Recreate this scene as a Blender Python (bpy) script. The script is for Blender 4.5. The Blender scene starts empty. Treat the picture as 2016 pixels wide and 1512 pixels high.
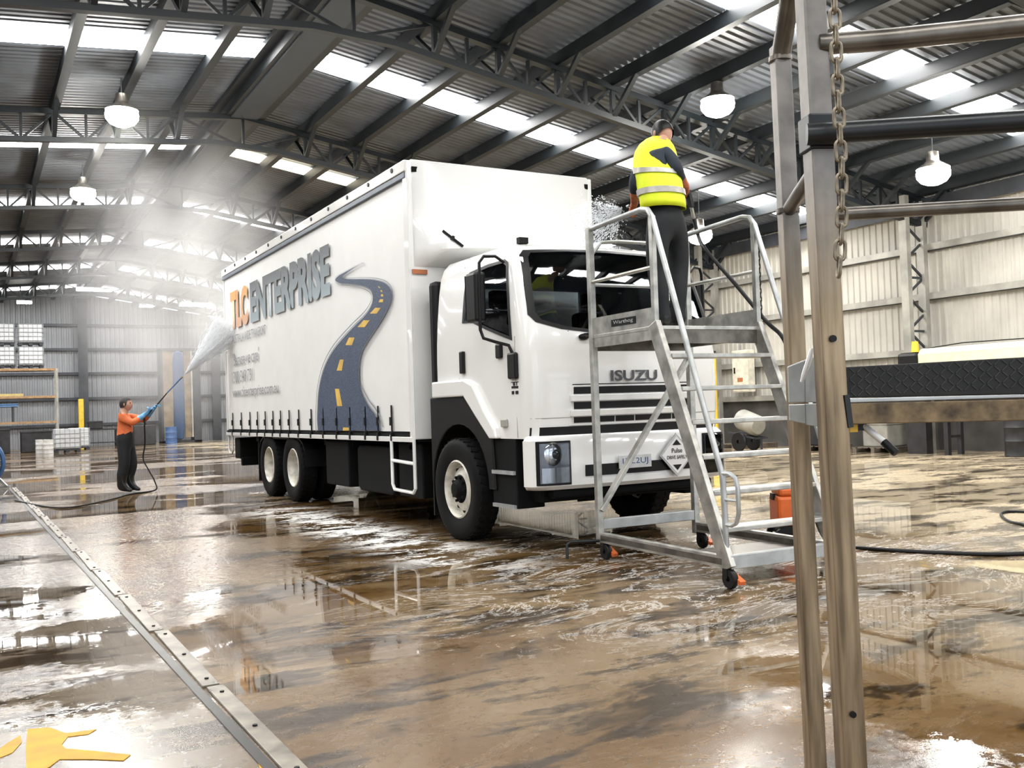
import bpy, bmesh, math, random
from mathutils import Vector, Matrix, Quaternion, noise
random.seed(7)
EXPOSURE = 1.14; SKYSTR = 0.85; SKYLIGHT = 14; LAMP = 70; MISTD = 0.42; SPRAYD = 3.0
C = bpy.context.scene.collection
SC = bpy.context.scene
pi = math.pi

# ------------------------------------------------------------------ camera
FPX, PITCH, ROLL, YAW, CAMH = 1880.6, 0.024, -0.034, 0.519, 1.361
_F = Vector((math.sin(YAW)*math.cos(PITCH), math.cos(YAW)*math.cos(PITCH), math.sin(PITCH)))
_R0 = Vector((math.cos(YAW), -math.sin(YAW), 0)); _U0 = _R0.cross(_F)
_R = _R0*math.cos(ROLL) + _U0*math.sin(ROLL); _U = -_R0*math.sin(ROLL) + _U0*math.cos(ROLL)
CAM = Vector((0, 0, CAMH))
cd = bpy.data.cameras.new('camera'); cam = bpy.data.objects.new('camera', cd); C.objects.link(cam)
cd.sensor_width = 36; cd.lens = FPX/2016*36; cd.clip_end = 400; cd.clip_start = 0.05
cam.matrix_world = Matrix(((_R.x, _U.x, -_F.x, 0), (_R.y, _U.y, -_F.y, 0), (_R.z, _U.z, -_F.z, CAMH), (0, 0, 0, 1)))
SC.camera = cam
def ray(x, y): return _F + _R*((x-1008)/FPX) + _U*((756-y)/FPX)
def onx(x, y, v): d = ray(x, y); return CAM + d*(v/d.x)
def ony(x, y, v): d = ray(x, y); return CAM + d*(v/d.y)
def onz(x, y, v): d = ray(x, y); return CAM + d*((v-CAMH)/d.z)
def ond(x, y, v): return CAM + ray(x, y)*v

# ------------------------------------------------------------------ light
SC.view_settings.view_transform = 'Standard'; SC.view_settings.look = 'None'
SC.view_settings.gamma = 1; SC.view_settings.use_curve_mapping = False
SC.view_settings.exposure = EXPOSURE
cy = SC.cycles; cy.max_bounces = 5; cy.diffuse_bounces = 2; cy.use_adaptive_sampling = True; cy.adaptive_threshold = .04; cy.glossy_bounces = 3; cy.transmission_bounces = 4; cy.transparent_max_bounces = 12; cy.volume_bounces = 2
cy.caustics_reflective = False; cy.caustics_refractive = False; cy.sample_clamp_indirect = 6; cy.volume_step_rate = 2.0
w = bpy.data.worlds.new('sky'); SC.world = w; w.use_nodes = True
w.node_tree.nodes['Background'].inputs[0].default_value = (0.86, 0.93, 1.0, 1)   # overcast daylight
w.node_tree.nodes['Background'].inputs[1].default_value = SKYSTR

# building constants (metres)
XR, ZR, SL = 5.65, 8.56, 0.163          # ridge position, ridge height, roof slope
XW, XL = 20.0, -8.7                      # side walls
BAY = 7.25
TY = [14.75 + BAY*k for k in range(-2, 6)]           # trusses
SY = [18.3 + BAY*k for k in range(-3, 6)]            # skylight strips
YF, YB = 58.3, -7.2                      # far wall, open front end
SLL = 0.09                               # the left slope is flatter
def roofz(x): return ZR - (SL if x > XR else SLL)*abs(x-XR)

# daylight through the open front end of the shed: portal for the sky
pl = bpy.data.lights.new('front_opening_portal', 'AREA'); pl.shape = 'RECTANGLE'; pl.size = 26; pl.size_y = 5.4
pl.cycles.is_portal = True
po = bpy.data.objects.new('front_opening_portal', pl); C.objects.link(po)
po.location = (XR, YB, 2.75); po.rotation_euler = (pi/2, 0, 0)

# ------------------------------------------------------------------ helpers
class MB:
    def __init__(s): s.v = []; s.f = []; s.m = []
    def add(s, vs, fs, mi=0):
        o = len(s.v); s.v += [Vector(a) for a in vs]; s.f += [tuple(i+o for i in f) for f in fs]; s.m += [mi]*len(fs); return s
    def box(s, c, d, rot=None, mi=0):
        c = Vector(c); hx, hy, hz = d[0]/2, d[1]/2, d[2]/2
        vs = [Vector((x, y, z)) for x in (-hx, hx) for y in (-hy, hy) for z in (-hz, hz)]
        if rot is not None: vs = [rot @ a for a in vs]
        return s.add([a+c for a in vs], [(0,1,3,2),(4,6,7,5),(0,4,5,1),(2,3,7,6),(0,2,6,4),(1,5,7,3)], mi)
    def bb(s, x0, x1, y0, y1, z0, z1, mi=0): return s.box(((x0+x1)/2,(y0+y1)/2,(z0+z1)/2),(abs(x1-x0),abs(y1-y0),abs(z1-z0)),None,mi)
    def bar(s, p0, p1, a, b, up=(0,0,1), mi=0):
        p0, p1 = Vector(p0), Vector(p1); d = p1-p0; L = d.length; d = d.normalized(); up = Vector(up)
        if abs(d.dot(up)) > .98: up = Vector((0,1,0))
        x = d.cross(up).normalized(); y = x.cross(d)
        r = Matrix((x, d, y)).transposed()
        return s.box((p0+p1)/2, (a, L, b), r, mi)
    def tube(s, pts, r, seg=8, cap=True, closed=False, mi=0):
        pts = [Vector(p) for p in pts]; n = len(pts); rr = r if isinstance(r, (list, tuple)) else [r]*n
        T = []
        for i in range(n):
            a = pts[(i-1) % n] if (closed or i) else pts[0]; b = pts[(i+1) % n] if (closed or i < n-1) else pts[-1]
            T.append((b-a).normalized())
        N = T[0].orthogonal().normalized(); vs = []
        for i in range(n):
            if i: N = (T[i-1].rotation_difference(T[i]) @ N)
            N = (N - T[i]*N.dot(T[i])).normalized(); B = T[i].cross(N)
            vs += [pts[i] + (N*math.cos(2*pi*k/seg) + B*math.sin(2*pi*k/seg))*rr[i] for k in range(seg)]
        fs = []
        for i in range(n if closed else n-1):
            j = (i+1) % n
            for k in range(seg): fs.append((i*seg+k, i*seg+(k+1) % seg, j*seg+(k+1) % seg, j*seg+k))
        if cap and not closed: fs += [tuple(range(seg-1, -1, -1)), tuple((n-1)*seg+k for k in range(seg))]
        return s.add(vs, fs, mi)
    def cyl(s, p0, p1, r0, r1=None, seg=12, mi=0): return s.tube([p0, p1], [r0, r0 if r1 is None else r1], seg, True, False, mi)
    def lathe(s, prof, o, ax, seg=24, mi=0, closed=False):
        o = Vector(o); ax = Vector(ax).normalized(); N = ax.orthogonal().normalized(); B = ax.cross(N); n = len(prof); vs = []
        for r, t in prof: vs += [o + ax*t + (N*math.cos(2*pi*k/seg)+B*math.sin(2*pi*k/seg))*r for k in range(seg)]
        fs = []
        for i in range(n if closed else n-1):
            j = (i+1) % n
            for k in range(seg): fs.append((i*seg+k, i*seg+(k+1) % seg, j*seg+(k+1) % seg, j*seg+k))
        return s.add(vs, fs, mi)
    def prism(s, poly, fn, t0, t1, mi=0):
        n = len(poly); vs = [fn(a, b, t0) for a, b in poly]+[fn(a, b, t1) for a, b in poly]
        return s.add(vs, [tuple(range(n-1, -1, -1)), tuple(range(n, 2*n))]+[(i, (i+1) % n, n+(i+1) % n, n+i) for i in range(n)], mi)
    def ball(s, c, r, seg=12, rings=8, mi=0):
        c = Vector(c); r = Vector(r) if hasattr(r, '__len__') else Vector((r, r, r)); vs = []
        for i in range(rings+1):
            a = pi*i/rings
            for k in range(seg):
                b = 2*pi*k/seg; vs.append(c+Vector((r.x*math.sin(a)*math.cos(b), r.y*math.sin(a)*math.sin(b), r.z*math.cos(a))))
        fs = [(i*seg+k, (i+1)*seg+k, (i+1)*seg+(k+1) % seg, i*seg+(k+1) % seg) for i in range(rings) for k in range(seg)]
        return s.add(vs, fs, mi)
    def mesh(s, name, mats, smooth=False):
        me = bpy.data.meshes.new(name); me.from_pydata(s.v, [], s.f)
        for m in (mats if isinstance(mats, (list, tuple)) else [mats]): me.materials.append(m)
        for p, i in zip(me.polygons, s.m): p.material_index = i
        bm = bmesh.new(); bm.from_mesh(me); bmesh.ops.remove_doubles(bm, verts=bm.verts, dist=1e-5)
        bmesh.ops.recalc_face_normals(bm, faces=bm.faces); bm.to_mesh(me); bm.free()
        if smooth:
            me.polygons.foreach_set('use_smooth', [True]*len(me.polygons))
            try: me.set_sharp_from_angle(angle=math.radians(40))
            except Exception: pass
        return me
    def build(s, name, mats, parent=None, smooth=False, bevel=0, **kw):
        return link(name, s.mesh(name, mats, smooth), parent, bevel, **kw)
def link(name, me, parent=None, bevel=0, loc=None, rz=None, kind=None, label=None, cat=None, group=None):
    o = bpy.data.objects.new(name, me); C.objects.link(o)
    if parent is not None: o.parent = parent
    if loc is not None: o.location = loc
    if rz is not None: o.rotation_euler = (0, 0, rz)
    if bevel:
        b = o.modifiers.new('bevel', 'BEVEL'); b.width = bevel; b.segments = 2; b.limit_method = 'ANGLE'; b.angle_limit = math.radians(40)
    return tag(o, label, cat, group, kind)
def tag(o, label=None, cat=None, group=None, kind=None):
    if label: o['label'] = label
    if cat: o['category'] = cat
    if group: o['group'] = group
    if kind: o['kind'] = kind
    return o
def thing(name, label, cat, loc=(0,0,0), rz=0, group=None):
    return link(name, None, None, 0, loc, rz, None, label, cat, group)
def copy_tree(o, parent=None):
    c = o.copy(); C.objects.link(c); c.parent = parent
    for ch in list(o.children): copy_tree(ch, c)
    return c
def evalmesh(o):
    dg = bpy.context.evaluated_depsgraph_get(); dg.update()
    me = bpy.data.meshes.new_from_object(o.evaluated_get(dg)); return me
def text(name, s, mt, width, height, fn, parent=None, bold=0.0, ext=0.0, shear=0.0, **kw):
    cu = bpy.data.curves.new(name, 'FONT'); cu.body = s; cu.offset = bold; cu.shear = shear; cu.resolution_u = 3
    o = bpy.data.objects.new(name, cu); C.objects.link(o)
    me = evalmesh(o); bpy.data.objects.remove(o)
    xs = [v.co.x for v in me.vertices]; ys = [v.co.y for v in me.vertices]
    x0, x1, y0, y1 = min(xs), max(xs), min(ys), max(ys)
    for v in me.vertices:
        v.co = fn((v.co.x-x0)/(x1-x0)*width, (v.co.y-y0)/(y1-y0)*height)
    me.materials.clear(); me.materials.append(mt); me.name = name
    return link(name, me, parent, **kw)

# ------------------------------------------------------------------ materials
def nd(t, k, **kw):
    n = t.nodes.new(k)
    for a, b in kw.items():
        if a in n.inputs: n.inputs[a].default_value = b
        else: setattr(n, a, b)
    return n
def mat(name, col, rough=.5, metal=0, var=.12, scale=6, bump=0, col2=None, coat=0, rvar=.1, **kw):
    m = bpy.data.materials.new(name); m.use_nodes = True; t = m.node_tree; b = t.nodes['Principled BSDF']
    tc = nd(t, 'ShaderNodeTexCoord'); no = nd(t, 'ShaderNodeTexNoise'); no.inputs['Scale'].default_value = scale; no.inputs['Detail'].default_value = 5
    t.links.new(tc.outputs['Object'], no.inputs['Vector'])
    mx = nd(t, 'ShaderNodeMix', data_type='RGBA')
    c2 = col2 or tuple(max(0, c*(1-var*2)) for c in col)
    mx.inputs['A'].default_value = (*c2, 1); mx.inputs['B'].default_value = (*col, 1)
    rp = nd(t, 'ShaderNodeMapRange'); rp.inputs['From Min'].default_value = .35; rp.inputs['From Max'].default_value = .65
    t.links.new(no.outputs['Fac'], rp.inputs['Value']); t.links.new(rp.outputs[0], mx.inputs['Factor'])
    t.links.new(mx.outputs['Result'], b.inputs['Base Color'])
    b.inputs['Metallic'].default_value = metal; b.inputs['Coat Weight'].default_value = coat; b.inputs['Coat Roughness'].default_value = .05
    mr = nd(t, 'ShaderNodeMapRange'); mr.inputs['To Min'].default_value = max(.02, rough-rvar*.5); mr.inputs['To Max'].default_value = min(1, rough+rvar*.5)
    t.links.new(no.outputs['Fac'], mr.inputs['Value']); t.links.new(mr.outputs[0], b.inputs['Roughness'])
    if bump:
        bp = nd(t, 'ShaderNodeBump'); bp.inputs['Strength'].default_value = bump; bp.inputs['Distance'].default_value = .01
        t.links.new(no.outputs['Fac'], bp.inputs['Height']); t.links.new(bp.outputs[0], b.inputs['Normal'])
    for k, v in kw.items(): b.inputs[k.replace('_', ' ')].default_value = v
    return m
def emit(name, col, st):
    m = bpy.data.materials.new(name); m.use_nodes = True; b = m.node_tree.nodes['Principled BSDF']
    b.inputs['Base Color'].default_value = (*col, 1); b.inputs['Emission Color'].default_value = (*col, 1); b.inputs['Emission Strength'].default_value = st
    m.cycles.emission_sampling = 'FRONT'
    return m
M = {}
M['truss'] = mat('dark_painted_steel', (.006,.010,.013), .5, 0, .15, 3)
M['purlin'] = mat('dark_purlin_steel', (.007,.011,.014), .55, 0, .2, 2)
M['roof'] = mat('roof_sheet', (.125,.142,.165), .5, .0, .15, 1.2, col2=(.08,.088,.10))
M['sky'] = emit('skylight_sheet', (1.0,.99,.97), SKYLIGHT)
M['wall'] = mat('wall_cladding', (.56,.54,.485), .5, .0, .12, .8)
M['wallfar'] = mat('far_cladding', (.25,.26,.28), .5, .0, .12, .6)
M['girt'] = mat('girt_steel', (.42,.41,.37), .5, .2, .2, 2)
M['girtdark'] = mat('dark_girt', (.05,.055,.065), .5, .2, .2, 2)
M['dado'] = mat('dado_concrete', (.09,.085,.08), .7, 0, .25, 1.5, bump=.2)
M['white'] = mat('truck_white_paint', (.84,.84,.82), .22, 0, .02, 2, coat=.6, rvar=.05)
M['curtain'] = mat('white_vinyl_curtain', (.83,.83,.82), .42, 0, .02, 3)
M['black'] = mat('black_plastic', (.004,.004,.0045), .45, 0, .2, 8, Specular_IOR_Level=.3)
M['rubber'] = mat('tyre_rubber', (.005,.005,.0055), .7, 0, .2, 20, bump=.15, Specular_IOR_Level=.15)
M['chassis'] = mat('chassis_black', (.004,.0045,.005), .7, 0, .2, 4, Specular_IOR_Level=.15)
M['alu'] = mat('aluminium', (.58,.57,.53), .38, .85, .2, 9, bump=.05, rvar=.25)
M['aluw'] = mat('weathered_aluminium', (.34,.27,.185), .5, .35, .25, 5, bump=.1, rvar=.3, col2=(.16,.115,.07))
M['galv'] = mat('galvanised_sheet', (.55,.57,.57), .45, .7, .15, 7, rvar=.25)
M['rail'] = mat('rail_steel', (.21,.19,.165), .35, .8, .25, 8, rvar=.25)
M['darkrail'] = mat('dark_tube', (.02,.024,.026), .35, .3, .2, 6)
M['chainsteel'] = mat('chain_steel', (.33,.28,.21), .45, .75, .3, 25, bump=.2)
M['rim'] = mat('white_wheel_rim', (.74,.71,.62), .4, .1, .2, 9)
M['glass'] = mat('dark_glass', (.012,.016,.02), .04, 0, .05, 3, rvar=.02)
M['chrome'] = mat('reflector_chrome', (.8,.82,.85), .12, 1, .05, 10)
def glassmat(name, col, mixf):
    m = bpy.data.materials.new(name); m.use_nodes = True; t = m.node_tree; t.nodes.remove(t.nodes['Principled BSDF'])
    g = nd(t, 'ShaderNodeBsdfGlossy'); g.inputs['Roughness'].default_value = .02
    tr = nd(t, 'ShaderNodeBsdfTransparent'); tr.inputs['Color'].default_value = (*col, 1)
    fr = nd(t, 'ShaderNodeFresnel'); fr.inputs['IOR'].default_value = 1.5
    mx = nd(t, 'ShaderNodeMixShader'); t.links.new(fr.outputs[0], mx.inputs[0]); t.links.new(tr.outputs[0], mx.inputs[1]); t.links.new(g.outputs[0], mx.inputs[2])
    t.links.new(mx.outputs[0], t.nodes['Material Output'].inputs['Surface']); return m
M['pane'] = glassmat('window_glass', (.20,.24,.27), .1)
M['lens'] = glassmat('lamp_lens', (.85,.87,.9), .1)
# ------------------------------------------------------------------ structure
def floor_material():
    m = bpy.data.materials.new('wet_concrete'); m.use_nodes = True; t = m.node_tree; L = t.links.new; b = t.nodes['Principled BSDF']
    geo = nd(t, 'ShaderNodeNewGeometry'); sep = nd(t, 'ShaderNodeSeparateXYZ'); L(geo.outputs['Position'], sep.inputs[0])
    def noise_(scale, detail=6, rough=.6, dist=0, sx=1, sy=1, off=0):
        mp = nd(t, 'ShaderNodeMapping'); mp.inputs['Scale'].default_value = (sx, sy, 1); mp.inputs['Location'].default_value = (off, off*1.7, 0)
        L(geo.outputs['Position'], mp.inputs['Vector'])
        n = nd(t, 'ShaderNodeTexNoise'); n.inputs['Scale'].default_value = scale; n.inputs['Detail'].default_value = detail; n.inputs['Roughness'].default_value = rough; n.inputs['Distortion'].default_value = dist
        L(mp.outputs[0], n.inputs['Vector']); return n.outputs['Fac']
    def rng(v, a, c, lo=0, hi=1):
        r = nd(t, 'ShaderNodeMapRange', interpolation_type='SMOOTHSTEP'); r.inputs['From Min'].default_value = a; r.inputs['From Max'].default_value = c
        r.inputs['To Min'].default_value = lo; r.inputs['To Max'].default_value = hi; L(v, r.inputs['Value']); return r.outputs[0]
    def mth(op, a, c):
        n = nd(t, 'ShaderNodeMath', operation=op)
        for i, q in enumerate((a, c)):
            if isinstance(q, (int, float)): n.inputs[i].default_value = q
            else: L(q, n.inputs[i])
        return n.outputs[0]
    def mix(f, A, B):
        n = nd(t, 'ShaderNodeMix', data_type='RGBA')
        L(f, n.inputs['Factor'])
        for k, q in (('A', A), ('B', B)):
            if isinstance(q, tuple): n.inputs[k].default_value = (*q, 1)
            else: L(q, n.inputs[k])
        return n.outputs['Result']
    big = noise_(.42, 5, .6, .6, 1, 1.3); mid = noise_(1.5, 5, .68, .3, .7, 1.7, 3); fine = noise_(16, 4, .65, 0, 1, 1, 9)
    silt = noise_(.9, 5, .7, .3, .8, 1.4, 15)
    col = mix(rng(big, .38, .60), (.115,.062,.020), (.20,.135,.070))
    # stained wash bay (brown, silty) gives way to cleaner slab towards the right wall and across the drain
    bayx = rng(mth('ADD', sep.outputs['X'], mth('MULTIPLY', silt, 3.0)), 8.0, 11.5)
    col = mix(mth('MULTIPLY', bayx, .85), col, (.58,.48,.33))
    left = rng(sep.outputs['X'], 1.15, .85)
    col = mix(mth('MULTIPLY', left, .75), col, (.15,.128,.10))
    stain = mth('MULTIPLY', rng(mid, .48, .57), rng(silt, .38, .52))
    col = mix(mth('MULTIPLY', stain, .9), col, (.020,.011,.004))
    col = mix(mth('MULTIPLY', rng(fine, .52, .70), .35), col, (.02,.013,.006))
    # soap suds left by the washing: streaky patches with a shape of their own
    wv = noise_(.9, 7, .72, 1.2, .7, 1.5, 21); fo = noise_(6.5, 5, .8, .6, 1, 1.4, 33)
    near = nd(t, 'ShaderNodeVectorMath', operation='DISTANCE'); near.inputs[1].default_value = (5.3, 6.6, 0); L(geo.outputs['Position'], near.inputs[0])
    zone = rng(near.outputs['Value'], 4.2, 1.0)
    thin = mth('MULTIPLY', rng(wv, .486, .497), rng(wv, .520, .506))
    blot = mth('MULTIPLY', rng(fo, .60, .64), rng(wv, .53, .60))
    foam = mth('MINIMUM', mth('ADD', mth('MULTIPLY', thin, mth('ADD', .02, mth('MULTIPLY', zone, .45))), mth('MULTIPLY', blot, mth('MULTIPLY', zone, .95))), 1.0)
    # rinse foam lying along the near side of the truck
    side = mth('MULTIPLY', rng(mth('ABSOLUTE', mth('SUBTRACT', sep.outputs['X'], 3.85), 0), .8, .1), mth('MULTIPLY', rng(sep.outputs['Y'], 6.2, 8.0), rng(sep.outputs['Y'], 17.5, 11.0)))
    foam = mth('MAXIMUM', foam, mth('MULTIPLY', side, rng(mth('ADD', mth('MULTIPLY', wv, .6), mth('MULTIPLY', fo, .4)), .48, .54)))
    col = mix(foam, col, (.88,.87,.84))
    jx = nd(t, 'ShaderNodeMath', operation='PINGPONG'); L(sep.outputs['Y'], jx.inputs[0]); jx.inputs[1].default_value = 3.0
    joint = rng(jx.outputs[0], .014, .006)
    col = mix(mth('MULTIPLY', joint, .6), col, (.03,.025,.02))
    L(col, b.inputs['Base Color'])
    pud = noise_(.34, 4, .5, .4, .8, 1.3, 50)
    wet = rng(mth('ADD', pud, mth('MULTIPLY', fine, .10)), .60, .54)
    dry = mth('SUBTRACT', 1.0, wet)
    ro = mth('ADD', .018, mth('MULTIPLY', dry, mth('ADD', .07, mth('MULTIPLY', fine, .30))))
    ro = mth('ADD', ro, mth('MULTIPLY', foam, .4))
    L(ro, b.inputs['Roughness']); b.inputs['IOR'].default_value = 1.5; b.inputs['Specular IOR Level'].default_value = .7
    hgt = mth('ADD', mth('MULTIPLY', fine, mth('ADD', mth('MULTIPLY', dry, .9), .03)), mth('MULTIPLY', big, .6))
    bp = nd(t, 'ShaderNodeBump'); bp.inputs['Strength'].default_value = .06; bp.inputs['Distance'].default_value = .012
    L(hgt, bp.inputs['Height']); L(bp.outputs[0], b.inputs['Normal'])
    return m
M['floor'] = floor_material()
fl = MB().bb(XL, XW+.3, YB-6, YF+.3, -.3, 0).build('floor', M['floor'], kind='structure')
tag(fl, 'wet brown concrete slab with puddles and soap suds', 'floor')

def corrugated(p0, along, up_lo, up_hi, length, pitch, depth, nrm, y_of_hi=None):
    # sheet with ribs running lo->hi; profile along 'along'
    b = MB(); p0 = Vector(p0); al = Vector(along); nrm = Vector(nrm); n = int(length/pitch); prof = []
    for i in range(n):
        for s_, dd in ((0,0),(.25,0),(.38,1),(.62,1),(.75,0)): prof.append(((i+s_)*pitch, dd*depth))
    prof.append((length, 0)); vs = []
    for s_, dd in prof:
        base = p0+al*s_+nrm*dd; hi = up_hi(s_) if callable(up_hi) else Vector(up_hi)
        vs += [base+Vector(up_lo), base+hi]
    fs = [(2*i, 2*i+2, 2*i+3, 2*i+1) for i in range(len(prof)-1)]
    return b.add(vs, fs)
# roof: one corrugated slope each side, ribs running down the slope
ceil = corrugated((XR, YB, ZR), (0,1,0), (0,0,0), (XW-XR, 0, -SL*(XW-XR)), YF-YB, .19, -.035, (0,0,-1)).build('ceiling', M['roof'], kind='structure')
tag(ceil, 'grey corrugated gable roof with skylight strips on dark steel trusses', 'ceiling')
rs = corrugated((XR, YB, ZR), (0,1,0), (0,0,0), (XL-XR, 0, SLL*(XL-XR)), YF-YB, .19, -.035, (0,0,-1)).build('roof_slope', M['roof'], ceil)
rc = MB().prism([(-.6,-.15),(0,-.03),(.6,-.15),(.6,-.05),(0,.07),(-.6,-.05)], lambda a, b_, t: (XR+a, t, ZR+b_), YB, YF).build('ridge_cap', M['purlin'], ceil)
# purlins (each a child of the ceiling)
PX = [XR-.34, XR+.36] + [7.12+1.245*k for k in range(11)] + [XR-(7.12+1.245*k-XR) for k in range(11)]
for x in PX:
    z = roofz(x)-.035; s_ = 1 if x > XR else -1
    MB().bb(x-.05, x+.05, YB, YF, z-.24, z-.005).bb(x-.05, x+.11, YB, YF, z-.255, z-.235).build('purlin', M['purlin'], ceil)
rbm = MB().bb(XR-.29, XR+.31, YB, YF, ZR-.36, ZR-.31).build('ridge_beam', mat('ridge_steel', (.035,.045,.055), .55), ceil)
# skylight panels between the purlins
PS = sorted(PX); pansh = {}
for y in SY:
    for a, c in zip(PS[:-1], PS[1:]):
        if a < XR < c: continue
        if abs(a-XR) < .1: continue
        x0, x1 = a+.05, c-.05
        if y > 24 and y < 26.5 and 6 < a < 8.4: mt = 'skydim'
        else: mt = 'sky'
        if mt not in M: M['skydim'] = emit('dusty_skylight_sheet', (.86,.78,.6), SKYLIGHT*.22)
        z0, z1 = roofz(x0)-.06, roofz(x1)-.06
        pme = bpy.data.meshes.new('skylight_panel'); pme.from_pydata([(x0,y-.40,z0),(x0,y+.40,z0),(x1,y+.40,z1),(x1,y-.40,z1)], [], [(0,1,2,3)]); pme.materials.append(M[mt]); link('skylight_panel', pme, ceil)
# trusses: chords, verticals and diagonals
def ztop(x): return roofz(x)-.31
def zbot(x): return min(roofz(x)-.90, ZR-.90-SL*.7 if x >= XR else ZR-.90-SLL*.7)
nodes = [XL+.2]+[x for x in PS if abs(x-XR) > .5]+[XW-.2]
for ti, y in enumerate(TY):
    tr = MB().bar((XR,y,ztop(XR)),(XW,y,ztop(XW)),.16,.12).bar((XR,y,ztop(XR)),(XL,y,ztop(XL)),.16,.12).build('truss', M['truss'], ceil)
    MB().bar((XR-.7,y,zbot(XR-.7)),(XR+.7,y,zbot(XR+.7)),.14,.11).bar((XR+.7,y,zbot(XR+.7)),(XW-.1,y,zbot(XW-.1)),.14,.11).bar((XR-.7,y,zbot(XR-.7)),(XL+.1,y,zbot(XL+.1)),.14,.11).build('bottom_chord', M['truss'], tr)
    nn = [x for x in nodes if x > -3.5]
    for i, x in enumerate(nn):
        MB().bar((x,y,ztop(x)),(x,y,zbot(x)),.085,.085).build('web_vertical', M['truss'], tr)
        if i+1 < len(nn):
            x2 = nn[i+1]; xm = (x+x2)/2
            MB().bar((x,y,ztop(x)),(xm,y,zbot(xm)),.05,.05).build('web_diagonal', M['truss'], tr)
            MB().bar((xm,y,zbot(xm)),(xm,y,ztop(xm)),.055,.055).build('web_vertical', M['truss'], tr)
            MB().bar((xm,y,zbot(xm)),(x2,y,ztop(x2)),.05,.05).build('web_diagonal', M['truss'], tr)
        if abs(x-XR) > .6 and x > 0:   # fly braces from the bottom chord to the purlins
            MB().bar((x,y,zbot(x)+.02),(x,y+.8,roofz(x)-.25),.09,.07).build('fly_brace', M['truss'], tr)
            MB().bar((x,y,zbot(x)+.02),(x,y-.8,roofz(x)-.25),.09,.07).build('fly_brace', M['truss'], tr)
# side wall on the right: cladding, dado, girts, lattice columns
wr = corrugated((XW, YB, 1.35), (0,1,0), (0,0,0), (0,0,roofz(XW)-1.40), YF-YB, .19, -.03, (1,0,0)).build('wall_right', M['wall'], kind='structure')
tag(wr, 'cream corrugated side wall with girts and lattice columns', 'wall')
MB().bb(XW-.02, XW+.25, YB, YF, 0, 1.36).build('dado', M['dado'], wr)
MB().bb(XW-.30, XW+.02, YB, YF, roofz(XW)-.32, roofz(XW)-.26).bb(XW-.30, XW-.26, YB, YF, roofz(XW)-.6, roofz(XW)-.3).build('eaves_beam', M['girtdark'], wr)
for z in (1.42, 2.40, 3.70, 4.86):
    MB().bb(XW-.20, XW-.035, YB, YF, z, z+.02).bb(XW-.20, XW-.18, YB, YF, z-.13, z).build('girt', M['girt'], wr)
    MB().bb(XW-.18, XW-.04, YB, YF, z-.14, z-.12).build('girt_lip', M['girtdark'], wr)
for y in TY:
    co = link('lattice_column', None, wr)
    for dx in (-.25, -.85):
        MB().bb(XW+dx-.07, XW+dx+.07, y-.1, y+.1, 0, ztop(XW+dx)-.05).build('column_chord', M['girt'], co)
    n = 13
    for i in range(n):
        z0, z1 = .3+i*.42, .3+(i+1)*.42
        a, c = (-.25,-.85) if i % 2 else (-.85,-.25)
        MB().bar((XW+a,y,z0),(XW+c,y,z1),.045,.045).build('lacing_bar', M['girtdark'], co)
        if i % 3 == 0: MB().bar((XW-.25,y,z0),(XW-.85,y,z0),.05,.05).build('lacing_bar', M['girtdark'], co)
wl = corrugated((XL, YB, 0), (0,1,0), (0,0,0), (0,0,roofz(XL)-.05), YF-YB, .19, .03, (1,0,0)).build('wall_left', M['wallfar'], kind='structure')
tag(wl, 'grey corrugated side wall beyond the wash bay', 'wall')
# far gable wall
wf = corrugated((XL, YF, 0), (1,0,0), (0,0,0), lambda s_: Vector((0,0,roofz(XL+s_)-.05)), XW-XL, .25, -.04, (0,1,0)).build('wall_far', M['wallfar'], kind='structure')
tag(wf, 'grey corrugated gable wall at the far end', 'wall')
for z in (1.2, 2.65, 4.05, 5.4, 6.75):
    MB().bb(XL if z < 6 else XR-9, XW if z < 6 else XR+9, YF-.2, YF-.04, z-.09, z+.06).build('girt', M['girtdark'], wf)
for x in (XR, XR-7.2, XR+7.2):
    MB().bb(x-.18, x+.18, YF-.45, YF-.2, 0, roofz(x)-.3).bb(x-.24, x+.24, YF-.5, YF-.45, 0, roofz(x)-.3).build('wall_column', M['girtdark'], wf)
# open front end behind the camera: only the gable above the opening and the end posts
gf = MB().prism([(XL,5.5),(XW,5.5),(XW,roofz(XW)),(XR,ZR),(XL,roofz(XL))], lambda a, b_, t: (a, t, b_), YB-.1, YB).build('wall_front', M['wallfar'], kind='structure')
tag(gf, 'grey gable above the open front end of the shed', 'wall')
for x in (XL+.2, XR, XW-.2): MB().bb(x-.15, x+.15, YB-.15, YB+.15, 0, 5.5).build('door_post', M['girtdark'], gf)
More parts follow.
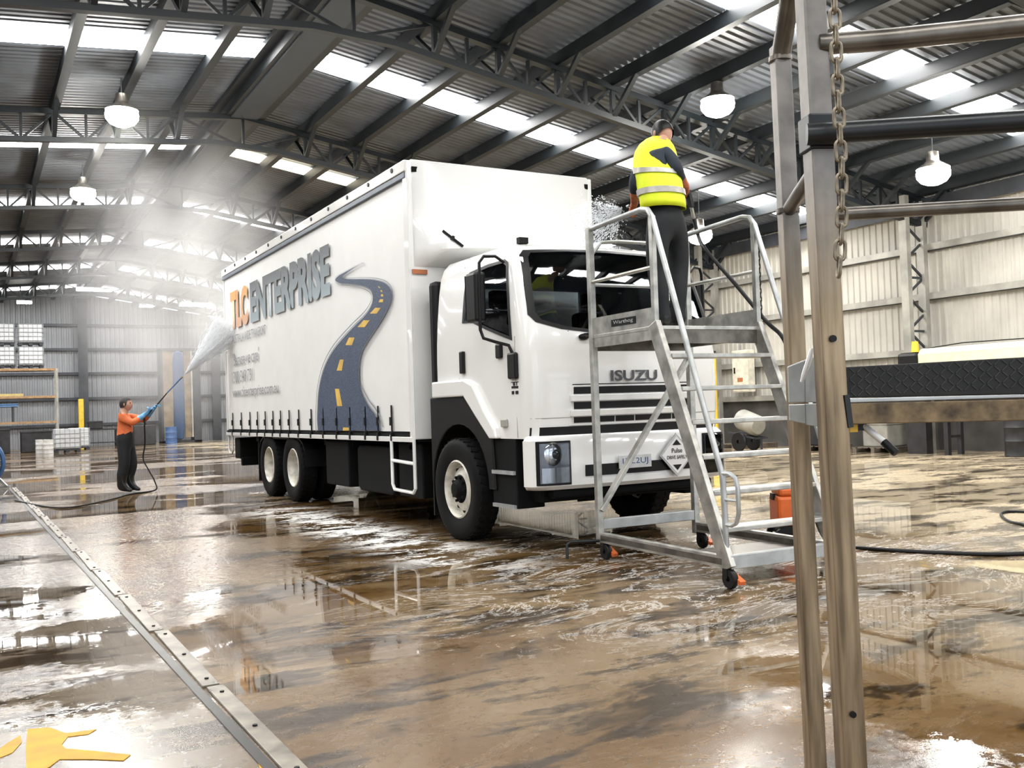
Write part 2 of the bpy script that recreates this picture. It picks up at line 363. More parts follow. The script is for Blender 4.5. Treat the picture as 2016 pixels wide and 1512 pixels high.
# ------------------------------------------------------------------ truck
TX, TYY = 5.617, 9.886
truck = thing('box_truck', 'white curtain-sided truck with a winding road printed on its side', 'truck', (TX, TYY, 0))
def T(p): return Vector((p[0]-TX, p[1]-TYY, p[2]))
LV = [(1.06,1.150,-2.41),(1.3,1.16,-2.435),(1.56,1.16,-2.44),(1.85,1.16,-2.43),(2.05,1.155,-2.40),(2.3,1.14,-2.325),(2.6,1.11,-2.22),(2.78,1.08,-2.14),(2.88,1.04,-2.06),(2.95,.97,-1.93),(2.99,.84,-1.75)]
CR, BOW = .15, .05
def lev(z):
    if z <= LV[0][0]: return LV[0][1:]
    for (a, b_, c), (d, e, f) in zip(LV[:-1], LV[1:]):
        if z <= d:
            k = (z-a)/(d-a); return b_+(e-b_)*k, c+(f-c)*k
    return LV[-1][1:]
def fronty(lx, z):
    a, yf = lev(z); q = abs(lx); e = a-CR
    if q <= e: return yf + BOW*(q/e)**2
    q = min(q, a); return yf+BOW+CR-math.sqrt(max(0, CR*CR-(q-e)**2))
def ring(z):
    a, yf = lev(z); o = []; yr = -.40; rr = .07; e = a-CR
    for k in range(6): an = pi/2*k/5; o.append((-(a-rr)-rr*math.cos(pi/2-an), yr-rr+rr*math.sin(pi/2-an)))   # rear left corner
    for yy in (-.7,-1.1,-1.5,-1.8): o.append((-a, yy)) if yy > yf+BOW+CR+.02 else o.append((-a, yf+BOW+CR+.01))
    for k in range(8): an = pi/2*k/7; o.append((-e-CR*math.cos(an), yf+BOW+CR-CR*math.sin(an)))
    for k in range(1, 8): x = -e+2*e*k/8; o.append((x, fronty(x, z)))
    left = o[:18]; o += [(-x, y) for x, y in reversed(left)]
    return [Vector((x, y, z)) for x, y in o]
def loft(rings):
    b = MB(); n = len(rings[0]); vs = [p for r in rings for p in r]
    fs = [(i*n+k, i*n+(k+1) % n, (i+1)*n+(k+1) % n, (i+1)*n+k) for i in range(len(rings)-1) for k in range(n)]
    fs += [tuple(range(n-1, -1, -1)), tuple((len(rings)-1)*n+k for k in range(n))]
    return b.add(vs, fs)
shell = loft([ring(z) for z, _, _ in LV]).build('cab_shell', M['white'], truck, True)
inner = loft([[Vector((p.x*.955, -1.3+(p.y+1.3)*.955, 1.14+(z-1.06)*.955)) for p in ring(z)] for z, _, _ in LV]).build('tmp_inner', M['black'])
# window outlines, front ones in (lx, z), side ones in (ly, z)
WS = [(-.985,2.80),(-.93,2.855),(-.5,2.885),(0,2.895),(.5,2.885),(.93,2.855),(.985,2.80),(1.03,2.5),(1.055,2.22),(1.0,2.15),(.75,2.085),(.4,2.05),(0,2.04),(-.4,2.05),(-.75,2.085),(-1.0,2.15),(-1.055,2.22),(-1.03,2.5)]
SW = [(-1.10,2.68),(-1.17,2.75),(-1.55,2.78),(-1.88,2.78),(-1.955,2.74),(-2.03,2.40),(-2.10,2.00),(-1.95,2.04),(-1.6,2.14),(-1.3,2.235),(-1.08,2.25)]
cuts = [MB().prism(WS, lambda a, b_, t: (a, t, b_), -3.2, -1.75),
        MB().prism(SW, lambda a, b_, t: (t, a, b_), -1.5, -.8), MB().prism(SW, lambda a, b_, t: (t, a, b_), .8, 1.5),
        MB().prism([(-.75,2.25),(.75,2.25),(.75,2.7),(-.75,2.7)], lambda a, b_, t: (a, t, b_), -.6, .1),
        MB().prism([(-.1,.9),(-.1,1.485),(-1.14,1.485),(-1.68,1.06),(-1.70,.9)], lambda a, b_, t: (t, a, b_), -1.6, 1.6)]
tmp = [inner]
for i, c in enumerate(cuts): tmp.append(c.build('tmp_cut', M['white']))
tmp[-1].location = (TX, TYY, 0)
for o in tmp: o.location = (TX, TYY, 0)
bpy.context.view_layer.update()
for o in tmp:
    md = shell.modifiers.new('b', 'BOOLEAN'); md.operation = 'DIFFERENCE'; md.solver = 'EXACT'; md.object = o
me = evalmesh(shell); shell.modifiers.clear(); shell.data = me
me.materials.clear(); me.materials.append(M['white'])
me.polygons.foreach_set('material_index', [0]*len(me.polygons)); me.polygons.foreach_set('use_smooth', [True]*len(me.polygons)); me.set_sharp_from_angle(angle=math.radians(35))
for o in tmp: bpy.data.objects.remove(o)
def fan(poly, mapf, s0, s1, n=4):
    cx = sum(p[0] for p in poly)/len(poly); cy = sum(p[1] for p in poly)/len(poly); b = MB(); N = len(poly); vs = []
    for k in range(n+1):
        s_ = s0+(s1-s0)*k/n; vs += [mapf(cx+(x-cx)*s_, cy+(y-cy)*s_) for x, y in poly]
    return b.add(vs, [(k*N+i, k*N+(i+1) % N, (k+1)*N+(i+1) % N, (k+1)*N+i) for k in range(n) for i in range(N)])
def densify(poly, n=3):
    o = []
    for i in range(len(poly)):
        a, c = poly[i], poly[(i+1) % len(poly)]
        for k in range(n): o.append((a[0]+(c[0]-a[0])*k/n, a[1]+(c[1]-a[1])*k/n))
    return o
def fmap(off): return lambda x, z: (x, fronty(max(-1.15, min(1.15, x)), z)-off, z)
def smap(sgn, off): return lambda y, z: (sgn*(lev(z)[0]+off), y, z)
WSd, SWd = densify(WS), densify(SW)
ws = fan(WSd, fmap(-.012), .02, 1.0, 6).build('windscreen', M['pane'], truck, True)
fan(WSd, fmap(.006), .955, 1.025, 2).build('windscreen_seal', M['black'], ws, True)
for sg in (-1, 1):
    wn = fan(SWd, smap(sg, -.012), .02, 1.0, 3).build('side_window', M['pane'], truck, True)
    fan(SWd, smap(sg, .006), .93, 1.035, 2).build('window_seal', M['black'], wn, True)
def fpanel(x0, x1, z0, z1, off0, off1, n=12):
    b = MB(); vs = []
    for i in range(n+1):
        x = x0+(x1-x0)*i/n
        for z in (z0, z1):
            y = fronty(x, z); vs += [(x, y-off0, z), (x, y-off1, z)]
    fs = []
    for i in range(n):
        o = 4*i; p = o+4
        fs += [(o+1, p+1, p+3, o+3), (o, o+2, p+2, p), (o, p, p+1, o+1), (o+2, o+3, p+3, p+2)]
    fs += [(0,1,3,2), (4*n, 4*n+2, 4*n+3, 4*n+1)]
    return b.add(vs, fs)
gr = fpanel(-.74, .74, 1.17, 1.535, -.02, .004).build('grille', M['white'], truck)
for z0, z1 in ((1.462,1.528),(1.32,1.386)):
    fpanel(-.69, .69, z0, z1, 0, .008).build('grille_opening', M['black'], gr)
for k in range(6): fpanel(-.69+k*.232, -.69+k*.232+.215, 1.192, 1.245, 0, .008, 3).build('grille_opening', M['black'], gr)
for z0, z1 in ((1.39,1.455),(1.25,1.312)):
    fpanel(-.73, .73, z0, z1, 0, .034).build('grille_slat', M['white'], gr, True, .008)
fpanel(-1.12, 1.12, 1.085, 1.162, -.01, .006, 24).build('front_dark_band', M['black'], truck)
fpanel(-.70, .70, 1.548, 1.556, 0, .003).build('bonnet_seam', M['black'], truck)
for sg in (-1, 1):
    fpanel(sg*.70-.004, sg*.70+.004, 1.17, 2.06, 0, .002, 1).build('bonnet_seam', M['black'], truck)
    fpanel(sg*1.0-.003, sg*1.0+.003, 1.25, 2.1, 0, .002, 1).build('corner_seam', M['girt'], truck) if False else None
    fpanel(min(sg*.72, sg*1.12), max(sg*.72, sg*1.12), 1.243, 1.249, 0, .002, 8).build('corner_seam', M['girt'], truck)
    # door outline and fittings
    sm = smap(sg, .003); b = MB()
    for a, c in (((-2.15,1.07),(-2.16,2.02)),((-.98,1.6),(-1.0,2.84))):
        MB().bar(sm(*a), sm(*c), .008, .006).build('door_seam', M['girt'], truck)
    MB().bb(sg*1.15, sg*1.195, -1.13, -1.05, 1.72, 1.95).build('door_handle', M['black'], truck, False, .012)
    MB().bb(sg*1.155, sg*1.20, -2.22, -2.06, 1.62, 1.87).build('mirror_bracket', M['black'], truck, False, .02)
    MB().bb(sg*1.155, sg*1.19, -1.93, -1.82, 1.83, 1.97).build('side_indicator', M['black'], truck, False, .015)
    MB().bb(sg*1.16, sg*1.165, -2.21, -2.07, 1.59, 1.595).bb(sg*1.16, sg*1.165, -2.20, -2.08, 1.535, 1.555).bb(sg*1.16, sg*1.165, -2.20, -2.15, 1.48, 1.51).bb(sg*1.16, sg*1.165, -2.12, -2.08, 1.48, 1.51).bb(sg*1.16, sg*1.165, -2.18, -2.172, 1.56, 1.59).bb(sg*1.16, sg*1.165, -2.14, -2.11, 1.56, 1.59).build('door_badge', M['black'], truck)
    # mirror
    mh = MB().bb(sg*1.30, sg*1.42, -1.90, -1.68, 2.18, 2.66).build('mirror', M['black'], truck, False, .03)
    pts = [(sg*1.14,-1.98,2.74),(sg*1.22,-1.95,2.80),(sg*1.33,-1.92,2.80),(sg*1.37,-1.90,2.74),(sg*1.38,-1.90,2.5),(sg*1.38,-1.90,2.1),(sg*1.36,-1.92,2.02),(sg*1.28,-2.0,1.98),(sg*1.19,-2.10,1.94),(sg*1.17,-2.13,1.86)]
    MB().tube(pts, .016, 8).build('mirror_arm', M['black'], truck, True)
    MB().bb(sg*1.305, sg*1.415, -1.672, -1.675, 2.2, 2.64).build('mirror_glass', M['chrome'], mh)
    # flare above the wheel, black mudguard below it
    fl_ = [(-.40,1.485),(-.40,1.66),(-1.16,1.66),(-1.36,1.60),(-1.60,1.33),(-1.79,1.16),(-1.82,1.06),(-1.68,1.06),(-1.40,1.28),(-1.15,1.485)]
    MB().prism(fl_, lambda a, b_, t: (t, a, b_), sg*1.10, sg*1.215).build('wheel_flare', M['white'], truck, False, .02)
    arc = [(-.945+.64*math.cos(pi*k/16), .56+.64*math.sin(pi*k/16)) for k in range(17)]
    MB().prism([(-.27,.56),(-.27,1.49),(-1.15,1.49),(-1.68,1.07),(-1.72,.56)]+list(reversed(arc)), lambda a, b_, t: (t, a, b_), sg*.72, sg*1.175).build('mudguard', M['black'], truck, False, .012)
    MB().bb(sg*.85, sg*1.15, -2.1, -1.62, .40, 1.06).build('step_well', M['chassis'], truck, False, .01)
    MB().bb(sg*1.0, sg*1.18, -2.08, -1.66, .40, .44).bb(sg*1.0, sg*1.16, -2.05, -1.68, .72, .75).build('cab_step', M['galv'], truck) if False else [MB().bb(sg*1.0, sg*1.18, -2.08, -1.66, z_, z_+.035).build('cab_step', M['galv'], truck) for z_ in (.40,.72)]
    MB().bb(sg*1.155, sg*1.18, -1.98, -1.86, 1.17, 1.25).build('corner_marker', M['girt'], truck, False, .015)
    MB().box((sg*.86,-1.86,2.985), (.1,.06,.06)).build('roof_marker_lamp', M['black'], truck)
# air intake snorkel behind the cab, near side
MB().bb(-1.13, -.93, -.36, -.20, 1.5, 2.78).build('intake_stack', M['black'], truck, False, .05)
MB().bb(.93, 1.13, -.36, -.20, 1.5, 2.78).build('exhaust_stack', M['chassis'], truck, False, .05)
# wipers
for x0, x1 in ((-.55,.05),(.1,.72)):
    MB().tube([(x0,fronty(x0,2.06)-.03,2.02),(x0+.25,fronty(x0+.2,2.06)-.05,2.05),(x1,fronty(x1,2.1)-.03,2.11)], .014, 6).build('wiper', M['black'], truck)
    MB().ball((x0, fronty(x0,2.0)-.02, 2.0), (.06,.03,.03)).build('wiper_boss', M['black'], truck)
text('front_lettering', 'ISUZU', mat('badge_grey', (.10,.10,.105), .3, .6), .56, .105, lambda x, y: (x-.28, fronty(x-.28,1.62)-.012, 1.575+y), truck, bold=.03)
# bumper
def bump_y(x, z): 
    e = 1.17-.18; q = abs(x)
    base = -2.52+.03*abs(z-.85)
    return base+.06*(q/e)**2 if q <= e else base+.06+.18-math.sqrt(max(0, .18**2-(min(q,1.17)-e)**2))
xs_ = [-1.17,-1.165,-1.15,-1.12,-1.07,-.99]+[-.9+.15*k for k in range(13)]+[.99,1.07,1.12,1.15,1.165,1.17]
def bumper_ring(z, ins):
    return [Vector((x*(1-ins), bump_y(x, z)+ins, z)) for x in xs_] + [Vector((1.17*(1-ins),-2.26,z)), Vector((1.08,-2.26,z))] + [Vector((x*.92, min(-2.27, bump_y(x, z)+.2), z)) for x in reversed(xs_)] + [Vector((-1.08,-2.26,z)), Vector((-1.17*(1-ins),-2.26,z))]
bp_ = loft([bumper_ring(.585,.03), bumper_ring(.62,0), bumper_ring(1.04,0), bumper_ring(1.085,.03)]).build('bumper', M['white'], truck, True)
def bpanel(x0, x1, z0, z1, off0, off1, n=8):
    b = MB(); vs = []
    for i in range(n+1):
        x = x0+(x1-x0)*i/n
        for z in (z0, z1): vs += [(x, bump_y(x, z)-off0, z), (x, bump_y(x, z)-off1, z)]
    fs = []
    for i in range(n):
        o = 4*i; p = o+4; fs += [(o+1,p+1,p+3,o+3),(o,o+2,p+2,p),(o,p,p+1,o+1),(o+2,o+3,p+3,p+2)]
    return b.add(vs, fs+[(0,1,3,2),(4*n,4*n+2,4*n+3,4*n+1)])
bpanel(-.64, .64, .695, .80, 0, .006).build('bumper_intake', M['black'], bp_)
for sg in (-1, 1):
    hl = bpanel(min(sg*.79,sg*1.12), max(sg*.79,sg*1.12), .63, 1.035, 0, .012, 14).build('headlight', M['black'], truck, False, .012)
    bpanel(min(sg*.815,sg*1.095), max(sg*.815,sg*1.095), .65, 1.015, .012, .0145, 6).build('reflector_panel', mat('lamp_backing', (.30,.31,.33), .3, .6), hl)
    b = MB(); b.lathe([(.005,.0),(.05,.0),(.105,-.012),(.118,-.02)], (sg*.95, bump_y(.95,.9)-.022, .915), (0,-1,0), 20); b.build('reflector', M['chrome'], hl, True)
    MB().lathe([(.004,0),(.035,-.006),(.045,-.012)], (sg*.95, bump_y(.95,.9)-.034, .915), (0,-1,0), 16).build('bulb', M['glass'], hl, True)
    bpanel(min(sg*.97,sg*1.085), max(sg*.97,sg*1.085), .655, .79, .012, .018, 3).build('reflector', M['chrome'], hl)
    bpanel(min(sg*.825,sg*.95), max(sg*.825,sg*.95), .655, .79, .012, .018, 3).build('reflector', M['galv'], hl)
    bpanel(min(sg*.815,sg*1.095), max(sg*.815,sg*1.095), .65, 1.015, .024, .030, 6).build('lens', M['lens'], hl, True)
MB().bb(-1.0, 1.0, -2.3, -2.0, .46, .60).bb(-.95, .95, -2.42, -2.3, .5, .58).build('under_bumper', M['chassis'], truck, False, .02)
# number plate (a part) and its characters
np_ = MB().bb(-.29, .09, bump_y(0,.8)-.028, bump_y(0,.8)-.018, .745, .865).build('number_plate', mat('plate_white', (.75,.77,.78), .4), truck)
text('plate_lettering', '1TL2UJ', mat('plate_blue', (.05,.12,.3), .4), .30, .07, lambda x, y: (-.25+x, bump_y(0,.8)-.030, .77+y), np_)
# white diamond placard on the bumper
Pk = (.40, .84); dm = []
PB = bump_y(.40,.84)-.03
dk = MB().prism([(0,.21),(.21,0),(0,-.21),(-.21,0)], lambda a, b_, t: (Pk[0]+a, t, Pk[1]+b_), PB, PB-.012).build('placard', M['galv'], truck)
MB().prism([(0,.185),(.185,0),(0,-.185),(-.185,0)], lambda a, b_, t: (Pk[0]+a, t, Pk[1]+b_), PB-.012, PB-.015).build('placard_face', M['curtain'], dk)
for s_ in (1,-1):
    MB().prism([(-.055,s_*.095),(.055,s_*.095),(0,s_*.150)], lambda a, b_, t: (Pk[0]+a, t, Pk[1]+b_), PB-.015, PB-.017).build('placard_triangle', M['black'], dk)
text('placard_lettering', 'Pulse', M['black'], .13, .045, lambda x, y: (Pk[0]-.065+x, PB-.018, Pk[1]+.02+y), dk, bold=.01)
text('placard_lettering', 'DRIVE SAFELY', M['black'], .25, .035, lambda x, y: (Pk[0]-.125+x, PB-.018, Pk[1]-.04+y), dk, bold=.01)
# cab interior
MB().bb(-1.0, 1.0, -2.2, -1.75, 1.5, 1.98).build('dashboard', M['chassis'], truck, False, .06)
for sx in (-.6, .6):
    st = MB().bb(sx-.25, sx+.25, -1.45, -.95, 1.55, 1.75).bb(sx-.24, sx+.24, -.98, -.80, 1.7, 2.4).build('cab_seat', M['chassis'], truck, False, .05)
    MB().bb(sx-.12, sx+.12, -.95, -.84, 2.42, 2.62).build('headrest', M['chassis'], st, False, .03)
MB().lathe([(.21+.018*math.cos(a*pi/4), .018*math.sin(a*pi/4)) for a in range(8)], (.55,-1.72,2.06), (0,-.55,.83), 24, closed=True).build('steering_wheel', M['black'], truck, True)
MB().bb(-1.08, 1.08, -2.2, -.42, 1.2, 1.24).build('cab_floor', M['chassis'], truck)
# ---- body
HW = 1.25; BL = 8.94; ZB, ZT, H = 1.08, 4.0, 4.21
MB().bb(-HW, HW, 0, BL, 1.0, 1.10).build('load_floor', M['chassis'], truck)
rf_ = MB().bb(-HW+.04, HW-.04, .02, BL-.02, 4.12, 4.20).build('body_roof', M['white'], truck, False, .03)
fw = MB().prism([(-HW,1.03),(HW,1.03),(HW,H-.05),(HW-.05,H),(-HW+.05,H),(-HW,H-.05)], lambda a, b_, t: (a, t, b_), -.02, .08).build('front_wall', M['white'], truck, False, .015)
for sg in (-1, 1):
    MB().bb(sg*(HW-.01), sg*(HW+.012), -.025, .11, 1.03, H-.02).build('corner_post', M['white'], fw, False, .008)
    MB().bb(sg*(HW-.13), sg*(HW-.02), -.032, -.02, 4.02, 4.12).build('marker_lamp', M['black' if sg < 0 else 'girt'], fw) if False else MB().bb(sg*(HW-.10)-.05, sg*(HW-.10)+.05, -.04, -.02, 4.06, 4.12).build('marker_lamp', M['chassis'], fw)
    MB().bb(sg*(HW-.02), sg*(HW-.2), -.045, -.02, 2.90, 2.95).build('clearance_lamp', mat('orange_lens', (.5,.16,.06), .3), fw)
    # curtain (slightly wavy sheet), top rail, bottom rail
    b = MB(); vs = []; ny, nz = 60, 6; r2 = random.Random(5)
    for i in range(ny+1):
        for j in range(nz+1):
            y = .11+(BL-.16)*i/ny; z = 1.12+(4.0-1.12)*j/nz
            vs.append((sg*(HW-.012+.008*math.sin(y*9+j)*(1-j/nz)**2*(1 if j < 2 else .3)), y, z))
    b.add(vs, [(i*(nz+1)+j, (i+1)*(nz+1)+j, (i+1)*(nz+1)+j+1, i*(nz+1)+j+1) for i in range(ny) for j in range(nz)])
    cu_ = b.build('curtain', M['curtain'], truck, True)
    MB().bb(sg*(HW-.05), sg*(HW+.03), 0, BL, 4.07, 4.20).build('top_rail', M['white'], truck, False, .01)
    MB().bb(sg*(HW-.05), sg*(HW+.022), .02, BL, 4.0, 4.065).build('gutter_rail', mat('grey_gutter', (.10,.13,.17), .4, .3) if 'gut' not in M else M['gut'], truck, False, .008)
    for k in range(12): MB().cyl((sg*(HW+.03), .35+k*.75, 4.15), (sg*(HW+.042), .35+k*.75, 4.15), .028, None, 8).build('rail_bolt', M['black'], truck)
    MB().bb(sg*(HW-.04), sg*(HW+.02), 0, BL, 1.0, 1.06).build('rope_rail', M['white'], truck, False, .006)
    MB().bb(sg*(HW-.06), sg*(HW-.03), .1, BL-.1, 1.06, 1.13).build('floor_edge', M['black'], truck)
# straps with buckles along the near curtain
sx_ = [75,120,165,205,245,285,325,370,420,485,550,620,690,770,835,905]
buckles = MB().bb(-.012, .012, -.022, .022, -.05, .05).mesh('buckle', M['black'])
strapm = {}
for sg in (-1, 1):
    for q in sx_:
        y = onx(430+q/2.653, 430+1060/2.653, 4.36).y-TYY
        s_ = MB().bb(sg*(HW+.002), sg*(HW+.012), y-.017, y+.017, 1.04, 1.43).build('strap', M['black'], truck)
        link('buckle', buckles, s_, 0, (sg*(HW+.018), y, 1.24))
        link('buckle', buckles, s_, 0, (sg*(HW+.018), y, 1.06))
# nose fairing above the cab
b = MB(); NX, NZ = 24, 14; vs = []
for j in range(NZ+1):
    z = 2.985+(4.17-2.985)*j/NZ
    k = (z-2.985)/(4.17-2.985); prof = (min(1, k/.13))**.5*(1-.82*max(0, (k-.13)/.87)**1.15)
    for i in range(NX+1):
        x = -1.2+2.4*i/NX; e = 1-abs(x/1.2)**3.2
        vs.append((x, -.022-.52*prof*max(0, e), z))
b.add(vs, [(j*(NX+1)+i, j*(NX+1)+i+1, (j+1)*(NX+1)+i+1, (j+1)*(NX+1)+i) for j in range(NZ) for i in range(NX)])
b.build('nose_fairing', M['white'], truck, True)
bar_ = MB(); bar_.bar((-1.0,-.40,3.37),(-.80,-.50,3.20),.025,.03); bar_.bar((-.89,-.43,3.26),(-.87,-.47,3.30),.04,.05); bar_.build('fairing_strut', M['black'], truck) if False else None
# clearance-lamp strip seen as a dark slanted bracket on the fairing
def fair_y(x, z):
    k = (z-2.985)/(4.17-2.985); prof = (min(1, k/.13))**.5*(1-.82*max(0, (k-.13)/.87)**1.15); return -.022-.52*prof*max(0, 1-abs(x/1.2)**3.2)
MB().bar((-.95,fair_y(-.95,3.36)-.015,3.36),(-.78,fair_y(-.78,3.17)-.015,3.17),.022,.03).bar((-.88,fair_y(-.88,3.25)-.02,3.25),(-.86,fair_y(-.86,3.29)-.02,3.29),.05,.03).build('fairing_bracket', M['black'], truck)
# rear frame and doors
rr_ = MB().bb(-HW, HW, BL-.03, BL+.03, 1.0, H).build('rear_doors', M['white'], truck, False, .01)
for sg in (-1, 1): MB().bb(sg*.04, sg*1.15, BL+.03, BL+.045, 1.15, 4.05).build('door_leaf', M['white'], rr_)
# printed artwork on the near curtain: everything sits 4 mm proud of the sheet
GX = -HW-.010
def z5(a, b_): p = onx(430+a/2.653, 430+b_/2.653, 4.36); return (p.y-TYY, p.z)
Ls = [(522,1108),(518,1050),(520,1000),(526,900),(545,810),(575,735),(620,665),(700,575),(765,510),(800,455),(808,410),(795,372),(750,350),(680,341),(630,335),(612,322),(625,303),(655,285),(705,258),(755,234)]
Rs = [(848,1108),(835,1060),(815,1020),(782,975),(748,905),(735,840),(736,760),(750,695),(775,645),(835,555),(880,480),(903,420),(902,375),(880,345),(845,328),(780,318),(690,318),(655,312),(655,298),(715,256),(765,228)][:21]
def resamp(P, n):
    P = [Vector((*z5(*q), 0)) for q in P]; 
    # Catmull-Rom then uniform in index
    out = []
    for k in range(n+1):
        u = k/n*(len(P)-1); i = min(int(u), len(P)-2); f = u-i
        p0, p1, p2, p3 = P[max(i-1,0)], P[i], P[i+1], P[min(i+2,len(P)-1)]
        out.append(.5*((2*p1)+(-p0+p2)*f+(2*p0-5*p1+4*p2-p3)*f*f+(-p0+3*p1-3*p2+p3)*f**3))
    return out
La, Ra = resamp(Ls, 80), resamp(Rs[:20]+[(765,228)], 80)
def strip(A, B, name, mt, dx, parent):
    b = MB(); n = len(A); vs = [(GX-dx, p.x, p.y) for p in A]+[(GX-dx, p.x, p.y) for p in B]
    b.add(vs, [(i, i+1, n+i+1, n+i) for i in range(n-1)]); return b.build(name, mt, parent)
near_cur = [o for o in truck.children if o.name.startswith('curtain')][0]
blue = mat('printed_road_blue', (.085,.12,.20), .5, 0, .35, 60); greyl = mat('printed_grey_line', (.28,.30,.33), .5); whit = M['curtain']
strip(La, Ra, 'road_print', blue, .002, truck)
def offs(A, d, sgn):
    o = []
    for i, p in enumerate(A):
        t_ = (A[min(i+1,len(A)-1)]-A[max(i-1,0)]).normalized(); nrm = Vector((-t_.y, t_.x, 0)); k = max(.12, 1-i/len(A))
        o.append(p+nrm*sgn*d*k)
    return o
for A, s_ in ((La, -1), (Ra, 1)):
    c = A[10]; test = offs(A, .1, s_)[10]; other = (Ra if A is La else La)[10]
    if (test-other).length < (c-other).length: s_ = -s_
    strip(offs(A, .075, s_), offs(A, .10, s_), 'road_edge_line', greyl, .002, truck)
    strip(offs(A, .012, s_), offs(A, .030, s_), 'road_edge_line', greyl, .0022, truck)
yel = mat('printed_yellow', (.80,.52,.10), .5)
for (x0,y0_),(x1,y1_),w0,w1 in (((636,980),(622,890),15,12),((634,795),(647,737),15,11),((683,662),(699,622),19,16),((748,568),(777,532),21,18),((812,497),(836,467),20,16),((850,438),(856,422),13,9),((858,408),(857,396),7,6),((856,384),(852,374),5,4),((846,364),(838,355),4,3),((668,1130),(668,1090),19,17)):
    q = [(x0-w0/1,y0_),(x0+w0/1,y0_),(x1+w1/1,y1_),(x1-w1/1,y1_)]
    q = [(x0-w0*.9,y0_),(x0+w0*.9,y0_),(x1+w1*.9,y1_),(x1-w1*.9,y1_)]
    if y0_ > 1100: q = [(652,1108),(684,1108),(684,1092),(654,1092)]
    MB().add([(GX-.004, *z5(*p)) for p in q], [(0,1,2,3)]).build('lane_dash', yel, truck)
def gradmat(name, top, bot, z0, z1):
    m = bpy.data.materials.new(name); m.use_nodes = True; t = m.node_tree; b = t.nodes['Principled BSDF']; g = nd(t, 'ShaderNodeNewGeometry'); s_ = nd(t, 'ShaderNodeSeparateXYZ'); t.links.new(g.outputs['Position'], s_.inputs[0])
    r = nd(t, 'ShaderNodeMapRange'); r.inputs['From Min'].default_value = z0; r.inputs['From Max'].default_value = z1; t.links.new(s_.outputs['Z'], r.inputs[0])
    mx = nd(t, 'ShaderNodeMix', data_type='RGBA'); mx.inputs['A'].default_value = (*bot,1); mx.inputs['B'].default_value = (*top,1); t.links.new(r.outputs[0], mx.inputs['Factor']); t.links.new(mx.outputs['Result'], b.inputs['Base Color']); b.inputs['Roughness'].default_value = .5; return m
def sidetext(s_, mt, y0, y1, z0, z1, bold=0, shear=0): return text('side_lettering', s_, mt, y0-y1, z1-z0, lambda x, y: (GX-.003, y0-TYY-x, z0+y), truck, bold=bold, shear=shear)
sidetext('TLC', gradmat('print_orange', (.72,.36,.10), (.70,.42,.28), 3.0, 3.7), 18.25, 16.98, 2.99, 3.70, .055)
sidetext('ENTERPRISE', gradmat('print_grey', (.09,.10,.11), (.33,.40,.44), 3.0, 3.7), 16.80, 12.56, 2.98, 3.70, .05)
gt = mat('print_text_grey', (.30,.31,.33), .5)
sidetext('AUSTRALIA WIDE TRANSPORT', gt, 18.15, 15.85, 2.72, 2.88, 0)
sidetext('"Because we care"', gt, 18.2, 16.3, 2.30, 2.54, 0)
sidetext('1300 343 751', gt, 18.25, 16.75, 1.98, 2.20, 0)
sidetext('www.tlcenterprise.com.au', gt, 18.25, 15.2, 1.66, 1.90, .005)
# ---- running gear
for sg in (-1, 1):
    MB().bb(sg*.36, sg*.44, -2.1, BL-.1, .72, .98).build('chassis_rail', M['chassis'], truck)
for y_ in (.3,2.4,3.4,7.2): MB().bb(-1.1, 1.1, y_, y_+.2, .9, 1.0).build('cross_bearer', M['chassis'], truck)
for sg in (-1, 1):  # tank and box bottoms lowered to block the side wall's reflection under the truck
    MB().prism([(.92,.38),(1.0,.33),(2.1,.33),(2.18,.38),(2.18,.88),(2.1,.93),(1.0,.93),(.92,.88)], lambda a, b_, t: (t, a, b_), sg*.5, sg*1.13).build('fuel_tank', M['chassis'], truck, False, .03)
    MB().bb(sg*.5, sg*1.15, 2.45, 3.4, .35, .98).build('tool_box', M['chassis'], truck, False, .02)
    MB().bb(sg*.4, sg*1.1, .15, .85, .34, .98).build('battery_box', M['chassis'], truck, False, .02)
    MB().bb(sg*1.16, sg*1.19, 3.5, 4.2, .45, .95).bb(sg*1.16, sg*1.19, .8, 3.45, .62, .66).build('side_underrun_bar', M['chassis'], truck) if False else None
    # mudguards and flaps over the tandem
    arc = [(5.525+1.32*math.cos(pi*k/14), .56+.56*math.sin(pi*k/14)**.6) for k in range(15)]
    MB().prism([(a, min(.995, b_+.03)) for a, b_ in arc]+[(a, min(.965, b_)) for a, b_ in reversed(arc)], lambda a, b_, t: (t, a, b_), sg*.62, sg*1.2).build('rear_mudguard', M['black'], truck)
    MB().bb(sg*.62, sg*1.2, 6.86, 6.885, .22, .95).build('mud_flap', M['black'], truck)
    MB().bb(sg*.5, sg*1.12, BL-.45, BL-.05, .55, .95).build('tail_bracket', M['chassis'], truck, False, .02)
    MB().tube([(sg*1.22,BL-.02,1.02),(sg*1.22,BL-.02,.72),(sg*1.22,BL-.08,.66),(sg*1.22,BL-.25,.66),(sg*1.22,BL-.31,.72),(sg*1.22,BL-.31,1.02)], .018, 8).build('rear_hoop', M['white'], truck, True)
MB().bb(-1.1, 1.1, BL-.5, BL-.4, .42, .58).build('underrun_bar', M['chassis'], truck, False, .02)
# side access ladder and grab rail behind the cab (near side)
b = MB().tube([(-1.262,.66,1.08),(-1.262,.655,.50),(-1.262,.60,.44),(-1.262,.06,.43),(-1.262,.0,.48),(-1.262,.0,2.1),(-1.262,.012,2.22),(-1.262,.05,2.26)], .021, 8)
ld = b.build('access_ladder', M['white'], truck, True)
MB().cyl((-1.262,.655,.78),(-1.262,.0,.76),.021,None,8).build('rung', M['white'], ld, True)
